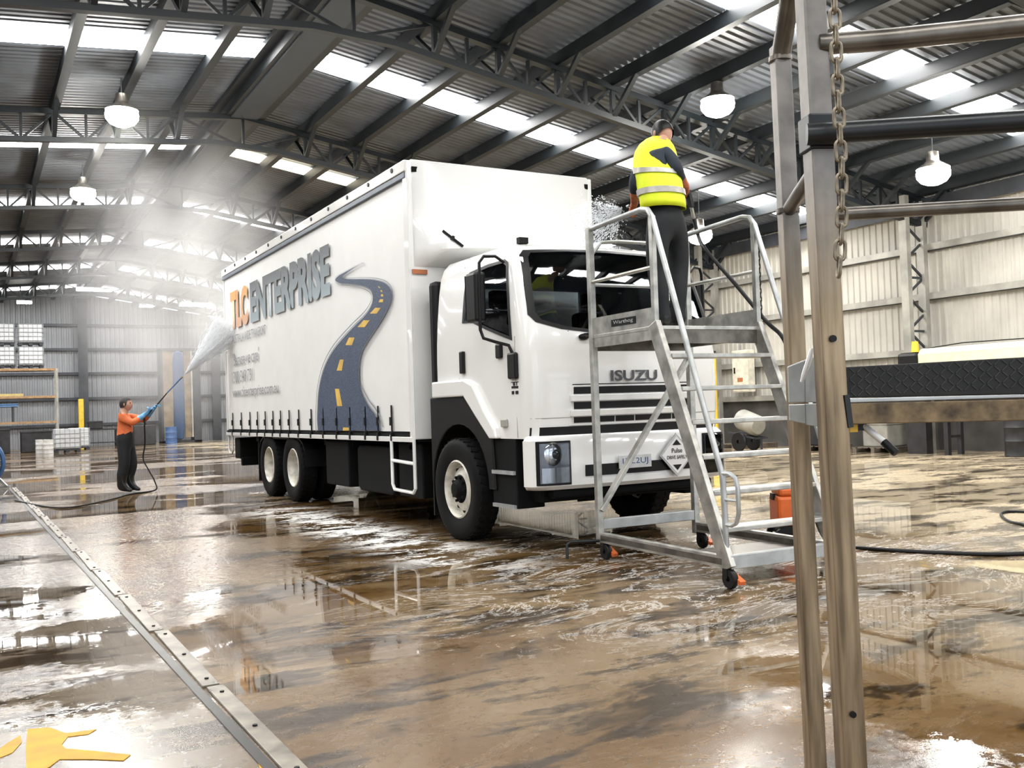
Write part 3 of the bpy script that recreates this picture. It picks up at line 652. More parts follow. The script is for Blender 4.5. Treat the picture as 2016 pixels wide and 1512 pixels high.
# wheels
def wheel(name, loc, front, side):
    # wheel axis = lx; outer face towards side
    W0 = .285; tyre = [(.30,-.10),(.36,-.125),(.46,-.135),(.505,-.12),(.522,-.095),(.525,0),(.522,.095),(.505,.12),(.46,.135),(.36,.125),(.30,.10)]
    ax = Vector((side,0,0)); o = Vector(loc)
    w_ = MB().lathe(tyre, o, ax, 40).build(name, M['rubber'], truck, True)
    tread = MB()
    for k in range(36):
        a = 2*pi*k/36; r_ = .525
        for t0, t1, da in ((-.1,-.03,.05),(.03,.1,-.05)):
            pa = o+ax*t0+Vector((0, math.cos(a)*r_, math.sin(a)*r_)); pb = o+ax*t1+Vector((0, math.cos(a+da)*r_, math.sin(a+da)*r_))
            tread.bar(pa, pb, .05, .012, (pa-o-ax*t0))
    tread.build('tread', M['rubber'], w_)
    if front:
        prof = [(.305,.105),(.29,.115),(.275,.09),(.27,.02),(.25,.015),(.21,.05),(.155,.075),(.145,.07)]
    else:
        prof = [(.305,.105),(.29,.115),(.275,.09),(.265,-.02),(.24,-.07),(.17,-.10),(.13,-.10),(.12,-.09)]
    MB().lathe(prof, o, ax, 32).build('rim', M['rim'], w_, True)
    h0 = .07 if front else -.10
    MB().lathe([(.15,h0-.02),(.135,h0+.005),(.10,h0+.02),(.085,h0+.06),(.07,h0+.075),(.001,h0+.08)], o, ax, 20).build('hub', M['chassis'] if front else M['rim'], w_, True)
    nm = MB()
    for k in range(10):
        a = 2*pi*k/10; p = o+ax*(h0)+Vector((0,math.cos(a)*.125,math.sin(a)*.125)); nm.cyl(p, p+ax*.04, .016, None, 6)
    nm.build('wheel_nuts', M['chassis'], w_)
    hm = MB()
    for k in range(10):
        a = 2*pi*(k+.5)/10; p = o+ax*((.028 if front else -.075))+Vector((0,math.cos(a)*.225,math.sin(a)*.225)); hm.cyl(p-ax*.01, p+ax*.008, .026, None, 10)
    hm.build('vent_holes', M['chassis'], w_)
for sg in (-1, 1):
    wheel('front_wheel', (sg*1.10,-.945,.525), True, sg)
    for y in (4.845, 6.205):
        wheel('rear_wheel', (sg*1.09, y, .525), False, sg)
        o = Vector((sg*.76, y, .525)); MB().lathe([(.30,-.10),(.36,-.125),(.46,-.135),(.522,-.095),(.525,0),(.522,.095),(.46,.135),(.36,.125),(.30,.10)], o, (1,0,0), 32).build('inner_tyre', M['rubber'], truck, True)
for y in (-.945, 4.845, 6.205):
    MB().cyl((-1.0,y,.525),(1.0,y,.525),.075,None,12).ball((0,y,.525),(.22,.24,.22)).build('axle', M['chassis'], truck, True)
MB().cyl((0,-.3,.75),(0,4.7,.6),.06,None,10).build('drive_shaft', M['chassis'], truck, True)
MB().bb(-.45,.45,-1.8,-.3,.6,1.2).build('engine', M['chassis'], truck, False, .05)

MB().bb(-.85,.85,-1.03,-.86,.36,.50).build('added_axle_beam', M['chassis'], truck, False, .02)  # beam added to block the bright wall reflection on the floor below
MB().bb(-.32,.32,-1.9,-.2,.42,.62).build('added_engine_sump', M['chassis'], truck, False, .05)  # low sump added to keep reflected light from under the cab
for sg in (-1, 1): MB().bb(sg*.72,sg*1.17,-.30,-.275,.2,.95).build('mud_flap', M['black'], truck)  # front flaps added to block light behind the front wheels
# ------------------------------------------------------------------ wheeled access stairs in front of the cab
LA_ = -.048; LU = Vector((math.cos(LA_), math.sin(LA_), 0)); LW = Vector((math.sin(LA_), -math.cos(LA_), 0))
LWd, LLn, LDk, LZd, LZr = 1.051, 1.73, .947, 1.97, 2.91
LB = Vector((4.744, 5.248, 0)); LAo = LB-LW*LLn
lad = thing('access_stairs', 'wheeled aluminium access stairs with handrails in front of the truck', 'steps', LAo, LA_)
def lp(a, b_, z): return Vector((a, -b_, z))          # local: a across, b towards the stair foot
for a in (0, LWd):
    MB().bar(lp(a,0,.13), lp(a,0,LZr+.02), .055, .055).build('rear_post', M['alu'], lad, False, .004)
    MB().bar(lp(a,LDk,LZd-.1), lp(a,LDk,LZr-.06), .045, .045).build('deck_post', M['alu'], lad, False, .004)
    bm_ = MB().bar(lp(a,0,.19), lp(a,LLn,.19), .05, .09).build('base_beam', M['alu'], lad, False, .004)
    MB().bar(lp(a-.026,.05,.19), lp(a-.026,LLn-.05,.19), .006, .045).build('beam_web', M['rail'], bm_)
    MB().bar(lp(a,LDk-.02,LZd+.02), lp(a,LLn,.14), .05, .125, (0,1,0)).build('stringer', M['alu'], lad, False, .006)
    hr = [lp(a,0,LZr), lp(a,.4,LZr+.012), lp(a,LDk-.14,LZr+.02), lp(a,LDk-.05,LZr+.0), lp(a,LDk+.01,LZr-.07)]
    for k in range(1, 7): f = k/6; hr.append(lp(a, LDk+.01+(LLn-.06-LDk)*f, LZr-.07+(.86-LZr+.07)*f))
    hr += [lp(a,LLn-.03,.80), lp(a,LLn-.02,.45), lp(a,LLn-.02,.2)]
    MB().tube(hr, .0225, 10).build('handrail', M['galv'], lad, True)
    lo = [lp(a,LLn-.035,.83), lp(a,LLn+.05,.83), lp(a,LLn+.11,.80), lp(a,LLn+.13,.73), lp(a,LLn+.13,.55), lp(a,LLn+.10,.48), lp(a,LLn+.05,.46), lp(a,LLn-.02,.46)]
    MB().tube(lo, .017, 8).build('handle_loop', M['galv'], lad, True)
    MB().cyl(lp(a,LLn-.02,.64), lp(a,LLn+.13,.64), .012, None, 8).build('loop_rung', M['galv'], lad, True)
    MB().cyl(lp(a,0,2.44), lp(a,LDk,2.44), .017, None, 8).build('mid_rail', M['alu'], lad, True)
    tb = MB().bar(lp(a,0,LZd+.075), lp(a,LDk,LZd+.075), .012, .15).build('toe_board', M['alu'], lad)
    if a == 0:
        lb = MB().bar(lp(-.009,.32,LZd+.075), lp(-.009,.68,LZd+.075), .006, .06).build('name_label', M['black'], tb)
        text('label_lettering', 'Warthog', M['galv'], .30, .04, lambda x, y: lp(-.0135,.35+x,LZd+.055+y), tb, bold=.01)
MB().bb(-.02, LWd+.02, -LDk-.02, .02, LZd-.03, LZd).build('deck_plate', M['alu'], lad, False, .004)
for b_ in (0, LDk): MB().bar(lp(0,b_,LZd-.085), lp(LWd,b_,LZd-.085), .03, .11).build('deck_beam', M['rail'], lad)
for a in (0, LWd): MB().bar(lp(a,0,LZd-.07), lp(a,LDk,LZd-.07), .03, .08).build('deck_beam', M['alu'], lad)
for k in range(1, 7):
    f = k/7; z = LZd+(.14-LZd)*f; b_ = LDk+(LLn-LDk)*f
    MB().bar(lp(.02,b_-.02,z+.01), lp(LWd-.02,b_-.02,z+.01), .17, .035).build('tread', M['alu'], lad, False, .006)
MB().bar(lp(0,LLn,.19), lp(LWd,LLn,.19), .06, .10).build('front_beam', M['galv'], lad, False, .005)
MB().bar(lp(0,0,.30), lp(LWd,0,.30), .04, .09).build('rear_beam', M['galv'], lad, False, .005)
MB().bar(lp(0,.02,.42), lp(LWd,.02,1.80), .035, .07, (0,1,0)).build('rear_brace', M['alu'], lad, False, .004)
MB().tube([lp(0,0,2.5), lp(.01,0,2.68), lp(.12,0,2.80), lp(.3,0,2.82), lp(LWd-.3,0,2.82), lp(LWd-.12,0,2.80), lp(LWd,0,2.68), lp(LWd,0,2.5)], .017, 8).build('rear_rail', M['galv'], lad, True)
MB().cyl(lp(0,0,2.42), lp(LWd,0,2.42), .015, None, 8).build('rear_mid_rail', M['galv'], lad, True)
MB().tube([lp(0,.02,.16), lp(-.30,-.02,.17), lp(-.33,-.02,.15), lp(-.33,-.02,.03)], .014, 8).build('stabiliser', M['darkrail'], lad, True)
MB().bb(LWd*.3, LWd-.05, -LLn+.1, -LLn+.75, .15, .165).build('ballast_tray', M['rail'], lad)
for i, (a, b_) in enumerate(((0,.06),(LWd,.06),(0,LLn-.02),(LWd,LLn-.02))):
    cs = MB().bar(lp(a,b_,.145), lp(a,b_,.075), .05, .05).build('caster', M['black'], lad)
    MB().lathe([(.02,-.022),(.065,-.022),(.072,-.012),(.072,.012),(.065,.022),(.02,.022)], lp(a,b_+.03,.072), (1,0,0), 20, closed=True).build('caster_wheel', M['black'], cs, True)
    MB().bar(lp(a+.03,b_+.02,.10), lp(a+.03,b_+.13,.05), .05, .03).build('brake_pedal', mat('orange_plastic', (.75,.16,.04), .45), cs)

# ------------------------------------------------------------------ foreground frame (elevated walkway end with posts and rails)
def fpt(x, y, d): return ond(x, y, d)
fr = thing('walkway_frame', 'weathered metal walkway frame with twin posts and guard rails', 'frame', (0,0,0))
P0, P1 = fpt(1593, -40, 2.97), fpt(1676, 1512, 2.90)      # front post axis
def ext_floor(a, b_):
    d = (b_-a).normalized(); t_ = (0-b_.z)/d.z; return b_+d*t_
P1f = ext_floor(P0, P1); P0t = P0+(P0-P1).normalized()*.35
camr = Vector((_R0.x, _R0.y, 0)).normalized(); facing = Matrix.Rotation(.12, 3, 'Z') @ camr
def post(a, b_, wx, wy, name, mt):
    d = (b_-a).normalized(); x = (facing-d*facing.dot(d)).normalized(); y = d.cross(x)
    vs = [p+x*(sx*wx/2)+y*(sy*wy/2) for p in (a, b_) for sx, sy in ((-1,-1),(1,-1),(1,1),(-1,1))]
    return MB().add(vs, [(0,1,2,3),(7,6,5,4)]+[(i,(i+1)%4,4+(i+1)%4,4+i) for i in range(4)]).build(name, mt, fr, False, .006)
def postmat():
    m = mat('post_metal', (.30,.28,.26), .45, .6, .2, 7, bump=.1, rvar=.25, col2=(.16,.15,.14)); t = m.node_tree; b_ = t.nodes['Principled BSDF']; g_ = nd(t, 'ShaderNodeNewGeometry'); s_ = nd(t, 'ShaderNodeSeparateXYZ'); t.links.new(g_.outputs['Position'], s_.inputs[0])
    mp = nd(t, 'ShaderNodeMapping'); mp.inputs['Scale'].default_value = (14,14,1.1); t.links.new(g_.outputs['Position'], mp.inputs['Vector']); n_ = nd(t, 'ShaderNodeTexNoise'); n_.inputs['Scale'].default_value = 2.2; n_.inputs['Detail'].default_value = 6; t.links.new(mp.outputs[0], n_.inputs['Vector'])
    gr_ = nd(t, 'ShaderNodeMix', data_type='RGBA'); gr_.inputs['A'].default_value = (.15,.108,.065,1); gr_.inputs['B'].default_value = (.38,.29,.185,1); r0_ = nd(t, 'ShaderNodeMapRange'); r0_.inputs['From Min'].default_value = .35; r0_.inputs['From Max'].default_value = .65; t.links.new(n_.outputs['Fac'], r0_.inputs['Value']); t.links.new(r0_.outputs[0], gr_.inputs['Factor'])
    r_ = nd(t, 'ShaderNodeMapRange'); r_.inputs['From Min'].default_value = 2.05; r_.inputs['From Max'].default_value = 1.6; t.links.new(s_.outputs['Z'], r_.inputs['Value'])
    mx = nd(t, 'ShaderNodeMix', data_type='RGBA'); old = b_.inputs['Base Color'].links[0].from_socket; t.links.new(r_.outputs[0], mx.inputs['Factor']); t.links.new(old, mx.inputs['A']); t.links.new(gr_.outputs['Result'], mx.inputs['B']); t.links.new(mx.outputs['Result'], b_.inputs['Base Color'])
    return m
M['post'] = postmat()      # dirt-stained below shoulder height, bare metal above
post(P1f, P0t, .073, .073, 'front_post', M['post'])
Q0, Q1 = fpt(1535, 90, 3.42), fpt(1606, 1512, 3.30)
Q1f = ext_floor(Q0, Q1)
post(Q1f, Q0, .060, .060, 'rear_post', M['post'])
def onP(y): f = (y+40)/1552; return P0+(P1-P0)*f
def onQ(y): f = (y-90)/1422; return Q0+(Q1-Q0)*f
MB().tube([onQ(118), fpt(1548,40,3.35), fpt(1558,-30,3.25), P0t+(P1-P0).normalized()*.06], .034, 12).build('cross_tube', M['rail'], fr, True)
MB().cyl(onQ(425), onP(330), .025, None, 12).build('cross_tube', M['rail'], fr, True)
for y in (118, 425): MB().lathe([(.03,-.012),(.042,-.008),(.042,.008),(.03,.012)], onQ(y), (0,0,1), 14).build('weld_collar', M['rail'], fr, True)
# bolt holes and dirt plugs on the front post
for y, r_ in ((677,.009),(1400,.008)):
    p = onP(y); d = -_F; MB().cyl(p+d*.030, p+d*.046, r_*1.2, None, 12).build('bolt_head', M['black'], fr)
# rails to the right
RD = (fpt(2016, 400, 2.86)-fpt(1625, 415, 2.95))
def railpts(yl, yr, dl=2.95, dr=2.86, xl=1612):
    a, b_ = fpt(xl, yl, dl), fpt(2016, yr, dr); return a, b_, b_+(b_-a)*1.6
a, b_, e_ = railpts(88, 50); MB().tube([a, a+(b_-a)*.35+Vector((0,0,-.004)), b_, e_], .033, 14).build('top_rail', M['rail'], fr, True)
a, b_, e_ = railpts(265, 238, xl=1588, dl=2.90, dr=2.80); MB().tube([a, b_, e_], .033, 14).build('middle_rail', M['darkrail'], fr, True)
ck = onP(270); post(onP(306), onP(236), .088, .088, 'rail_clamp', M['darkrail'])
a, b_, e_ = railpts(424, 401, 3.0, 2.92); MB().tube([a, b_, e_], .021, 12).build('lower_rail', M['rail'], fr, True)
def slab(y0l, y1l, y0r, y1r, th, name, mt, dl=2.96, dr=2.87, bev=.003):
    A0, A1, B0, B1 = fpt(1640,y0l,dl), fpt(1640,y1l,dl), fpt(2016,y0r,dr), fpt(2016,y1r,dr)
    A1 = Vector((A0.x, A0.y, A1.z)); B1 = Vector((B0.x, B0.y, B1.z))
    E0, E1 = B0+(B0-A0)*1.6, B1+(B1-A1)*1.6; n = Vector((-(B0-A0).y, (B0-A0).x, 0)).normalized()*th
    if n.dot(_F) < 0: n = -n
    return MB().add([A0,E0,E1,A1,A0+n,E0+n,E1+n,A1+n], [(0,1,2,3),(7,6,5,4),(0,4,5,1),(1,5,6,2),(2,6,7,3),(3,7,4,0)]).build(name, mt, fr, False, bev), A0, A1, B0, B1, n
kp, A0, A1, B0, B1, nn_ = slab(724, 784, 703, 776, .006, 'kick_plate', mat('chequer_plate', (.014,.014,.013), .6, .1, .3, 14))
# raised chequer lugs
lug = MB(); ex = (B0-A0).normalized(); Ln_ = (B0-A0).length*2.6; hh = (A0.z-A1.z)
for i in range(int(Ln_/.022)):
    for j in range(5):
        c = A0+ex*(.012+i*.022)+Vector((0,0,-hh*(.12+j*.19)))-nn_.normalized()*.001
        c.z = A0.z+(B0.z-A0.z)*((c-A0).dot(ex)/(B0-A0).length)-hh*(.12+j*.19)
        dgn = (ex*(.009 if (i+j) % 2 else -.009)+Vector((0,0,.009)))
        lug.bar(c-dgn*.8, c+dgn*.8, .003, .0035, nn_)
lo_ = lug.build('chequer_lugs', mat('chequer_lug', (.05,.05,.045), .35, .6, .2, 14), fr); lo_['kind'] = 'stuff'
slab(785, 794, 776, 783, .05, 'edge_trim', M['galv'])
slab(795, 836, 786, 828, .06, 'side_beam', mat('rusty_beam', (.27,.19,.10), .55, .2, .3, 14, bump=.2, col2=(.035,.022,.012)))
# far end post of the walkway, out beyond the frame
ep = fpt(2016, 400, 2.86); ep = ep+(ep-fpt(1625,415,2.95))*1.45
MB().bb(ep.x-.036, ep.x+.036, ep.y-.036, ep.y+.036, 0, ep.z+1.0).build('end_post', M['aluw'], fr, False, .006)
MB().bar(fpt(1655,778,2.92), fpt(1663,842,2.92), .022, .05).build('beam_bracket', M['darkrail'], fr)
# cover plates between the posts and a loose tie
def quad(pts_, th, name, mt):
    P = [fpt(*q) for q in pts_]; n = -_F*th
    return MB().add(P+[p+n for p in P], [(0,1,2,3),(7,6,5,4),(0,4,5,1),(1,5,6,2),(2,6,7,3),(3,7,4,0)]).build(name, mt, fr, False, .003)
quad([(1549,722,3.22),(1581,709,3.18),(1583,792,3.18),(1552,793,3.22)], .012, 'cover_plate', M['galv'])
quad([(1582,709,3.18),(1606,700,3.12),(1609,792,3.12),(1584,792,3.18)], .012, 'cover_plate', M['galv'])
quad([(1552,796,3.22),(1583,795,3.18),(1584,835,3.18),(1553,828,3.22)], .012, 'cover_plate', M['galv'])
quad([(1584,795,3.18),(1609,794,3.12),(1610,840,3.12),(1585,836,3.18)], .012, 'cover_plate', M['galv'])
MB().tube([fpt(1598,686,3.05), fpt(1594,705,3.05), fpt(1584,735,3.06), fpt(1578,752,3.07)], [.006,.009,.009,.005], 8).build('cable_tie', M['curtain'], fr, True)
lv = MB().cyl(fpt(1700,838,3.0), fpt(1742,872,2.95), .011, None, 10).build('release_lever', M['curtain'], fr, True)
MB().cyl(fpt(1740,870,2.95), fpt(1764,892,2.92), .013, None, 10).build('lever_grip', M['black'], lv, True)
MB().bar(fpt(1688,838,3.0), fpt(1702,838,3.0), .02, .03).build('lever_pivot', M['black'], fr)
yp = fpt(1680,843,2.97); MB().bar(yp-camr*.012, yp+camr*.012, .01, .024).build('yellow_tag', mat('yellow_tag', (.85,.50,.03), .5), fr)
# hanging chain
ch = thing('hanging_chain', 'steel link chain hanging beside the walkway posts', 'chain', fpt(1655,300,2.78))
o_ = fpt(1655,300,2.78)
prof = [(-45,1640),(60,1645),(200,1650),(330,1657),(440,1657),(560,1650)]
def chx(y):
    for (a, b_), (c, d) in zip(prof[:-1], prof[1:]):
        if y <= c: return b_+(d-b_)*(y-a)/(c-a)
    return prof[-1][1]
def linkmesh(r_, L, W):
    pts = []
    for k in range(16):
        t_ = 2*pi*k/16; x = W*math.cos(t_); z = (L-W)*(1 if math.sin(t_) > 1e-6 else (-1 if math.sin(t_) < -1e-6 else 0))+W*math.sin(t_); pts.append((x, 0, z))
    return MB().tube(pts, r_, 8, closed=True).mesh('chain_link', M['chainsteel'], True)
lk = linkmesh(.0058, .030, .0155); i = 0; y = -60
while y < 548:
    p = fpt(chx(y), y, 2.78); q = fpt(chx(y+32), y+32, 2.78)
    o = link('chain_link', lk, ch, 0, p-o_); o.rotation_mode = 'QUATERNION'
    o.rotation_quaternion = Vector((0,0,1)).rotation_difference((p-q).normalized()) @ Quaternion((0,0,1), (YAW*-1 + (0.15 if i % 2 else 1.45)))
    y += 32.5; i += 1
# the chain hangs from a hook plate on the walkway frame
hk = fpt(1638,-95,2.80); MB().bar(hk, onP(-45)+Vector((0,0,.1)), .03, .05).build('hook_arm', M['rail'], fr)
# ------------------------------------------------------------------ people
def person(name, label, J, E, zones, mats, loc):
    """J: joint -> (pos, radius); E: bones; zones: bone -> material slot. One skinned continuous body."""
    keys = list(J); me = bpy.data.meshes.new(name); loc = Vector(loc)
    me.from_pydata([Vector(J[k][0])-loc for k in keys], [(keys.index(a), keys.index(b_)) for a, b_ in E], [])
    o = bpy.data.objects.new(name, me); C.objects.link(o); o.location = loc
    sk = o.modifiers.new('skin', 'SKIN'); sk.use_smooth_shade = True; sk.branch_smoothing = .4
    sv = me.skin_vertices[0].data
    for i, k in enumerate(keys):
        r_ = J[k][1]; sv[i].radius = r_ if isinstance(r_, tuple) else (r_, r_); sv[i].use_root = (k == 'pelvis')
    ss = o.modifiers.new('ss', 'SUBSURF'); ss.levels = 3; ss.render_levels = 3
    m2 = evalmesh(o); o.modifiers.clear(); o.data = m2; m2.name = name
    m2.materials.clear()
    for m in mats: m2.materials.append(m)
    segs = [(Vector(J[a][0])-loc, Vector(J[b_][0])-loc, zones.get((a, b_), 0)) for a, b_ in E]
    for p in m2.polygons:
        c = p.center; best = 1e9; bi = 0
        for a, b_, z in segs:
            d = b_-a; t_ = max(0, min(1, (c-a).dot(d)/max(d.length_squared, 1e-9))); q = (c-a-d*t_).length
            if q < best: best = q; bi = z
        p.material_index = bi; p.use_smooth = True
    return tag(o, label, 'person')
skin = mat('skin', (.52,.29,.20), .5, 0, .05); hairm = mat('dark_hair', (.02,.017,.015), .6, 0, .2, 40)
navy = mat('dark_work_trousers', (.008,.010,.013), .8, 0, .25, 12, bump=.1); orange = mat('orange_work_shirt', (.80,.19,.06), .7, 0, .12, 9, bump=.08)
bootm = mat('black_rubber_boot', (.012,.013,.014), .35, 0, .2, 10); bluegl = mat('blue_gloves', (.16,.42,.72), .5, 0, .15, 20); orgl = mat('orange_glove', (.62,.16,.06), .55, 0, .25, 20)
hiviz = mat('hi_vis_yellow', (.80,.92,.02), .65, 0, .06, 8, bump=.08); stripe = mat('reflective_grey', (.42,.40,.36), .4, .2, .1, 20); sleeve = mat('navy_sleeve', (.02,.03,.045), .8, 0, .2, 12)

def head(root, c, fwd, upv, hairlen, cap=None, S=1.12):
    """head with face as one mesh part of the person plus hair"""
    f = Vector(fwd).normalized(); u = Vector(upv); u = (u-f*u.dot(f)).normalized(); s_ = u.cross(f).normalized()
    R3 = Matrix((s_, f, u)).transposed(); loc = root.location; c = Vector(c)-loc
    def g(p): return c+R3 @ (Vector(p)*S)
    b = MB(); seg, rings = 20, 14; vs = []
    for i in range(rings+1):
        a = pi*i/rings; z = .118*math.cos(a); rr = math.sin(a)
        jaw = 1 if z > -.03 else 1-.30*min(1, (-.03-z)/.08)
        for k in range(seg):
            t_ = 2*pi*k/seg; x = .076*rr*math.cos(t_)*jaw; y = (.098 if math.sin(t_) > 0 else .102)*rr*math.sin(t_)*(jaw if math.sin(t_) < 0 else 1)
            if y > .05 and abs(x) < .022 and -.045 < z < .02: y += .018*(1-abs(x)/.022)
            if y > .05 and .015 < abs(x) < .05 and .0 < z < .03: y -= .008
            vs.append(g((x, y, z)))
    b.add(vs, [(i*seg+k, (i+1)*seg+k, (i+1)*seg+(k+1)%seg, i*seg+(k+1)%seg) for i in range(rings) for k in range(seg)])
    for sx in (-1, 1): b.ball(g((sx*.078,-.005,-.005)), (.014,.02,.03), 8, 6)
    hd = b.build('head', skin, root, True)
    for sx in (-1, 1): MB().ball(g((sx*.031,.083,.012)), .011, 8, 6).build('eye', M['black'], hd, True)
    MB().bar(g((-.024,.086,-.055)), g((.024,.086,-.055)), .008, .010, u).build('mouth', mat('lips', (.35,.14,.11), .5), hd)
    hb = MB(); vs = []; 
    for i in range(9):
        a = pi*.62*i/8
        for k in range(seg):
            t_ = 2*pi*k/seg; y = math.sin(t_); lim = 1 if y < .2 else (.55 if y > .6 else 1-.45*(y-.2)/.4)
            aa = a*lim; vs.append(g((.084*math.sin(aa)*math.cos(t_), .108*math.sin(aa)*y-.004, .126*math.cos(aa)+.002)))
    hb.add(vs, [(i*seg+k, (i+1)*seg+k, (i+1)*seg+(k+1)%seg, i*seg+(k+1)%seg) for i in range(8) for k in range(seg)])
    hb.build('hair' if not cap else 'cap', hairm if not cap else cap, root, True)
    if cap:
        MB().prism([(-.07,.07),(-.06,.16),(0,.19),(.06,.16),(.07,.07)], lambda a, b_, t: g((a, b_, t)), .045, .055).build('cap_peak', cap, root, True)

def hand_joints(J, E, zones, wrist, dirv, across, z, prefix, curl=.5, size=1.0):
    """adds palm and five curled fingers to the skeleton"""
    d = Vector(dirv).normalized(); a = Vector(across); a = (a-d*a.dot(d)).normalized(); n = d.cross(a)
    wr = Vector(J[wrist][0]); palm = wr+d*.055*size
    J[prefix+'palm'] = (palm, (.036*size, .022*size)); E.append((wrist, prefix+'palm')); zones[(wrist, prefix+'palm')] = z
    for i, (off, L_) in enumerate(((-.027,.075),(-.009,.085),(.009,.08),(.026,.065))):
        b0 = palm+d*.035*size+a*off*size; b1 = b0+(d*.5-n*curl)*L_*.5*size; b2 = b1+(-n*.8-d*.35)*L_*.5*size
        for q, nm in ((b0,'k'),(b1,'m'),(b2,'t')):
            J[f'{prefix}{nm}{i}'] = (q, .0095*size if nm != 't' else .008*size)
        for p_, q_ in ((prefix+'palm', f'{prefix}k{i}'), (f'{prefix}k{i}', f'{prefix}m{i}'), (f'{prefix}m{i}', f'{prefix}t{i}')):
            E.append((p_, q_)); zones[(p_, q_)] = z
    t0 = palm-a*.04*size-d*.01; t1 = t0+(d*.5-n*.6-a*.2)*.05*size
    J[prefix+'th0'] = (t0, .011*size); J[prefix+'th1'] = (t1, .009*size)
    for p_, q_ in ((prefix+'palm', prefix+'th0'), (prefix+'th0', prefix+'th1')): E.append((p_, q_)); zones[(p_, q_)] = z

# --- worker in orange shirt, side on, facing image right (towards the truck tail)
D0 = 17.97
fw_ = Vector((_R0.x, _R0.y, 0)).normalized(); sd = Vector((_F.x, _F.y, 0)).normalized()     # facing and away from camera
def w1(x, y, s_=0): return ond(x, y, D0)+sd*s_
ft = onz(248, 970, 0)
J = {}
base = Vector((ft.x, ft.y, 0))
def q1(f, s_, z): return base+fw_*f+sd*s_+Vector((0,0,z))
J['pelvis'] = (q1(.03,0,.95), (.185,.165)); J['waist'] = (q1(.03,0,1.10), (.19,.17)); J['chest'] = (q1(-.01,0,1.32), (.21,.185)); J['neckb'] = (q1(-.01,0,1.49), (.11,.10)); J['neck'] = (q1(.01,0,1.57), .065); J['skull'] = (q1(.03,0,1.63), .06)
E_ = [('pelvis','waist'),('waist','chest'),('chest','neckb'),('neckb','neck'),('neck','skull')]; Z = {('pelvis','waist'):0, ('waist','chest'):1, ('chest','neckb'):1, ('neckb','neck'):2, ('neck','skull'):2}
Z[('pelvis','waist')] = 0
for sg, kf in ((-1,.0),(1,.06)):
    n = 'l' if sg < 0 else 'r'
    J['hip'+n] = (q1(.02,sg*.095,.86), .135); J['knee'+n] = (q1(.03+kf,sg*.115,.50), .105); J['shin'+n] = (q1(-.02+kf*.6,sg*.115,.34), .108); J['ank'+n] = (q1(-.04+kf,sg*.12,.11), .08); J['heel'+n] = (q1(-.06+kf,sg*.115,.045), (.045,.05)); J['toe'+n] = (q1(.17+kf,sg*.125,.035), (.045,.035))
    E_ += [('pelvis','hip'+n),('hip'+n,'knee'+n),('knee'+n,'shin'+n),('shin'+n,'ank'+n),('ank'+n,'heel'+n),('ank'+n,'toe'+n)]
    for e in (('shin'+n,'ank'+n),('ank'+n,'heel'+n),('ank'+n,'toe'+n)): Z[e] = 3
    J['sh'+n] = (q1(.02,sg*.20,1.42), .088)
    el = q1(.24, sg*.20, 1.30) if sg < 0 else q1(.30, sg*.18, 1.36)
    J['el'+n] = (el, .07)
    wr = q1(.42, sg*.05, 1.46) if sg < 0 else q1(.54, sg*.02, 1.55)
    J['cf'+n] = (el+(wr-el)*.45, .064); J['wr'+n] = (wr, .042)
    E_ += [('chest','sh'+n),('sh'+n,'el'+n),('el'+n,'cf'+n),('cf'+n,'wr'+n)]
    for e in (('chest','sh'+n),('sh'+n,'el'+n),('el'+n,'cf'+n)): Z[e] = 1
    Z[('cf'+n,'wr'+n)] = 4
    hand_joints(J, E_, Z, 'wr'+n, (q1(.75,0,1.80)-q1(.45,0,1.50)), sd*sg, 4, 'h'+n, .6, 1.2)
wk1 = person('person', 'worker in an orange shirt aiming a pressure washer lance at the truck tail', J, E_, Z, [navy, orange, skin, bootm, bluegl], base)
head(wk1, q1(.045,0,1.655), fw_+Vector((0,0,.12)), (0,0,1), 0)
lh = q1(.60,.0,1.60); lnc0 = q1(.36,.02,1.40); dl_ = (ond(357,744,D0)-lh); nz = ond(357,744,D0-.1)
la = thing('spray_lance', 'long pressure washer lance held by the worker in orange', 'lance', lnc0)
MB().tube([Vector((0,0,0)), lh-lnc0, (nz-lnc0)*.62, nz-lnc0], [.018,.016,.011,.011], 8).build('barrel', M['darkrail'], la, True)
MB().cyl((nz-lnc0)*.62, nz-lnc0, .013, None, 8).build('tip_tube', mat('lance_blue', (.12,.22,.42), .4, .3), la, True)
MB().cyl(nz-lnc0, (nz-lnc0)*1.035, .02, .015, 8).build('nozzle', mat('brass', (.5,.4,.2), .35, .8), la, True)
MB().bar(Vector((0,0,0)), Vector((.02,0,-.14)), .03, .045).build('trigger_grip', M['black'], la)
hp = [lnc0+Vector((.01,0,-.14)), q1(.34,.1,.9), q1(.30,.1,.62), q1(.42,.05,.40), q1(.55,0,.18), q1(.56,-.05,.03), q1(.30,-.6,.014), onz(210,985,.014), onz(120,1000,.014), onz(30,985,.014)]
def smooth(P, n=6):
    P = [Vector(p) for p in P]; out = []
    for i in range(len(P)-1):
        p0, p1, p2, p3 = P[max(i-1,0)], P[i], P[i+1], P[min(i+2,len(P)-1)]
        for k in range(n):
            f = k/n; out.append(.5*((2*p1)+(-p0+p2)*f+(2*p0-5*p1+4*p2-p3)*f*f+(-p0+3*p1-3*p2+p3)*f**3))
    return out+[P[-1]]
MB().tube(smooth(hp), .013, 8).build('pressure_hose', M['black'], None, True, label='black pressure hose trailing from the lance of the worker in orange', cat='hose')

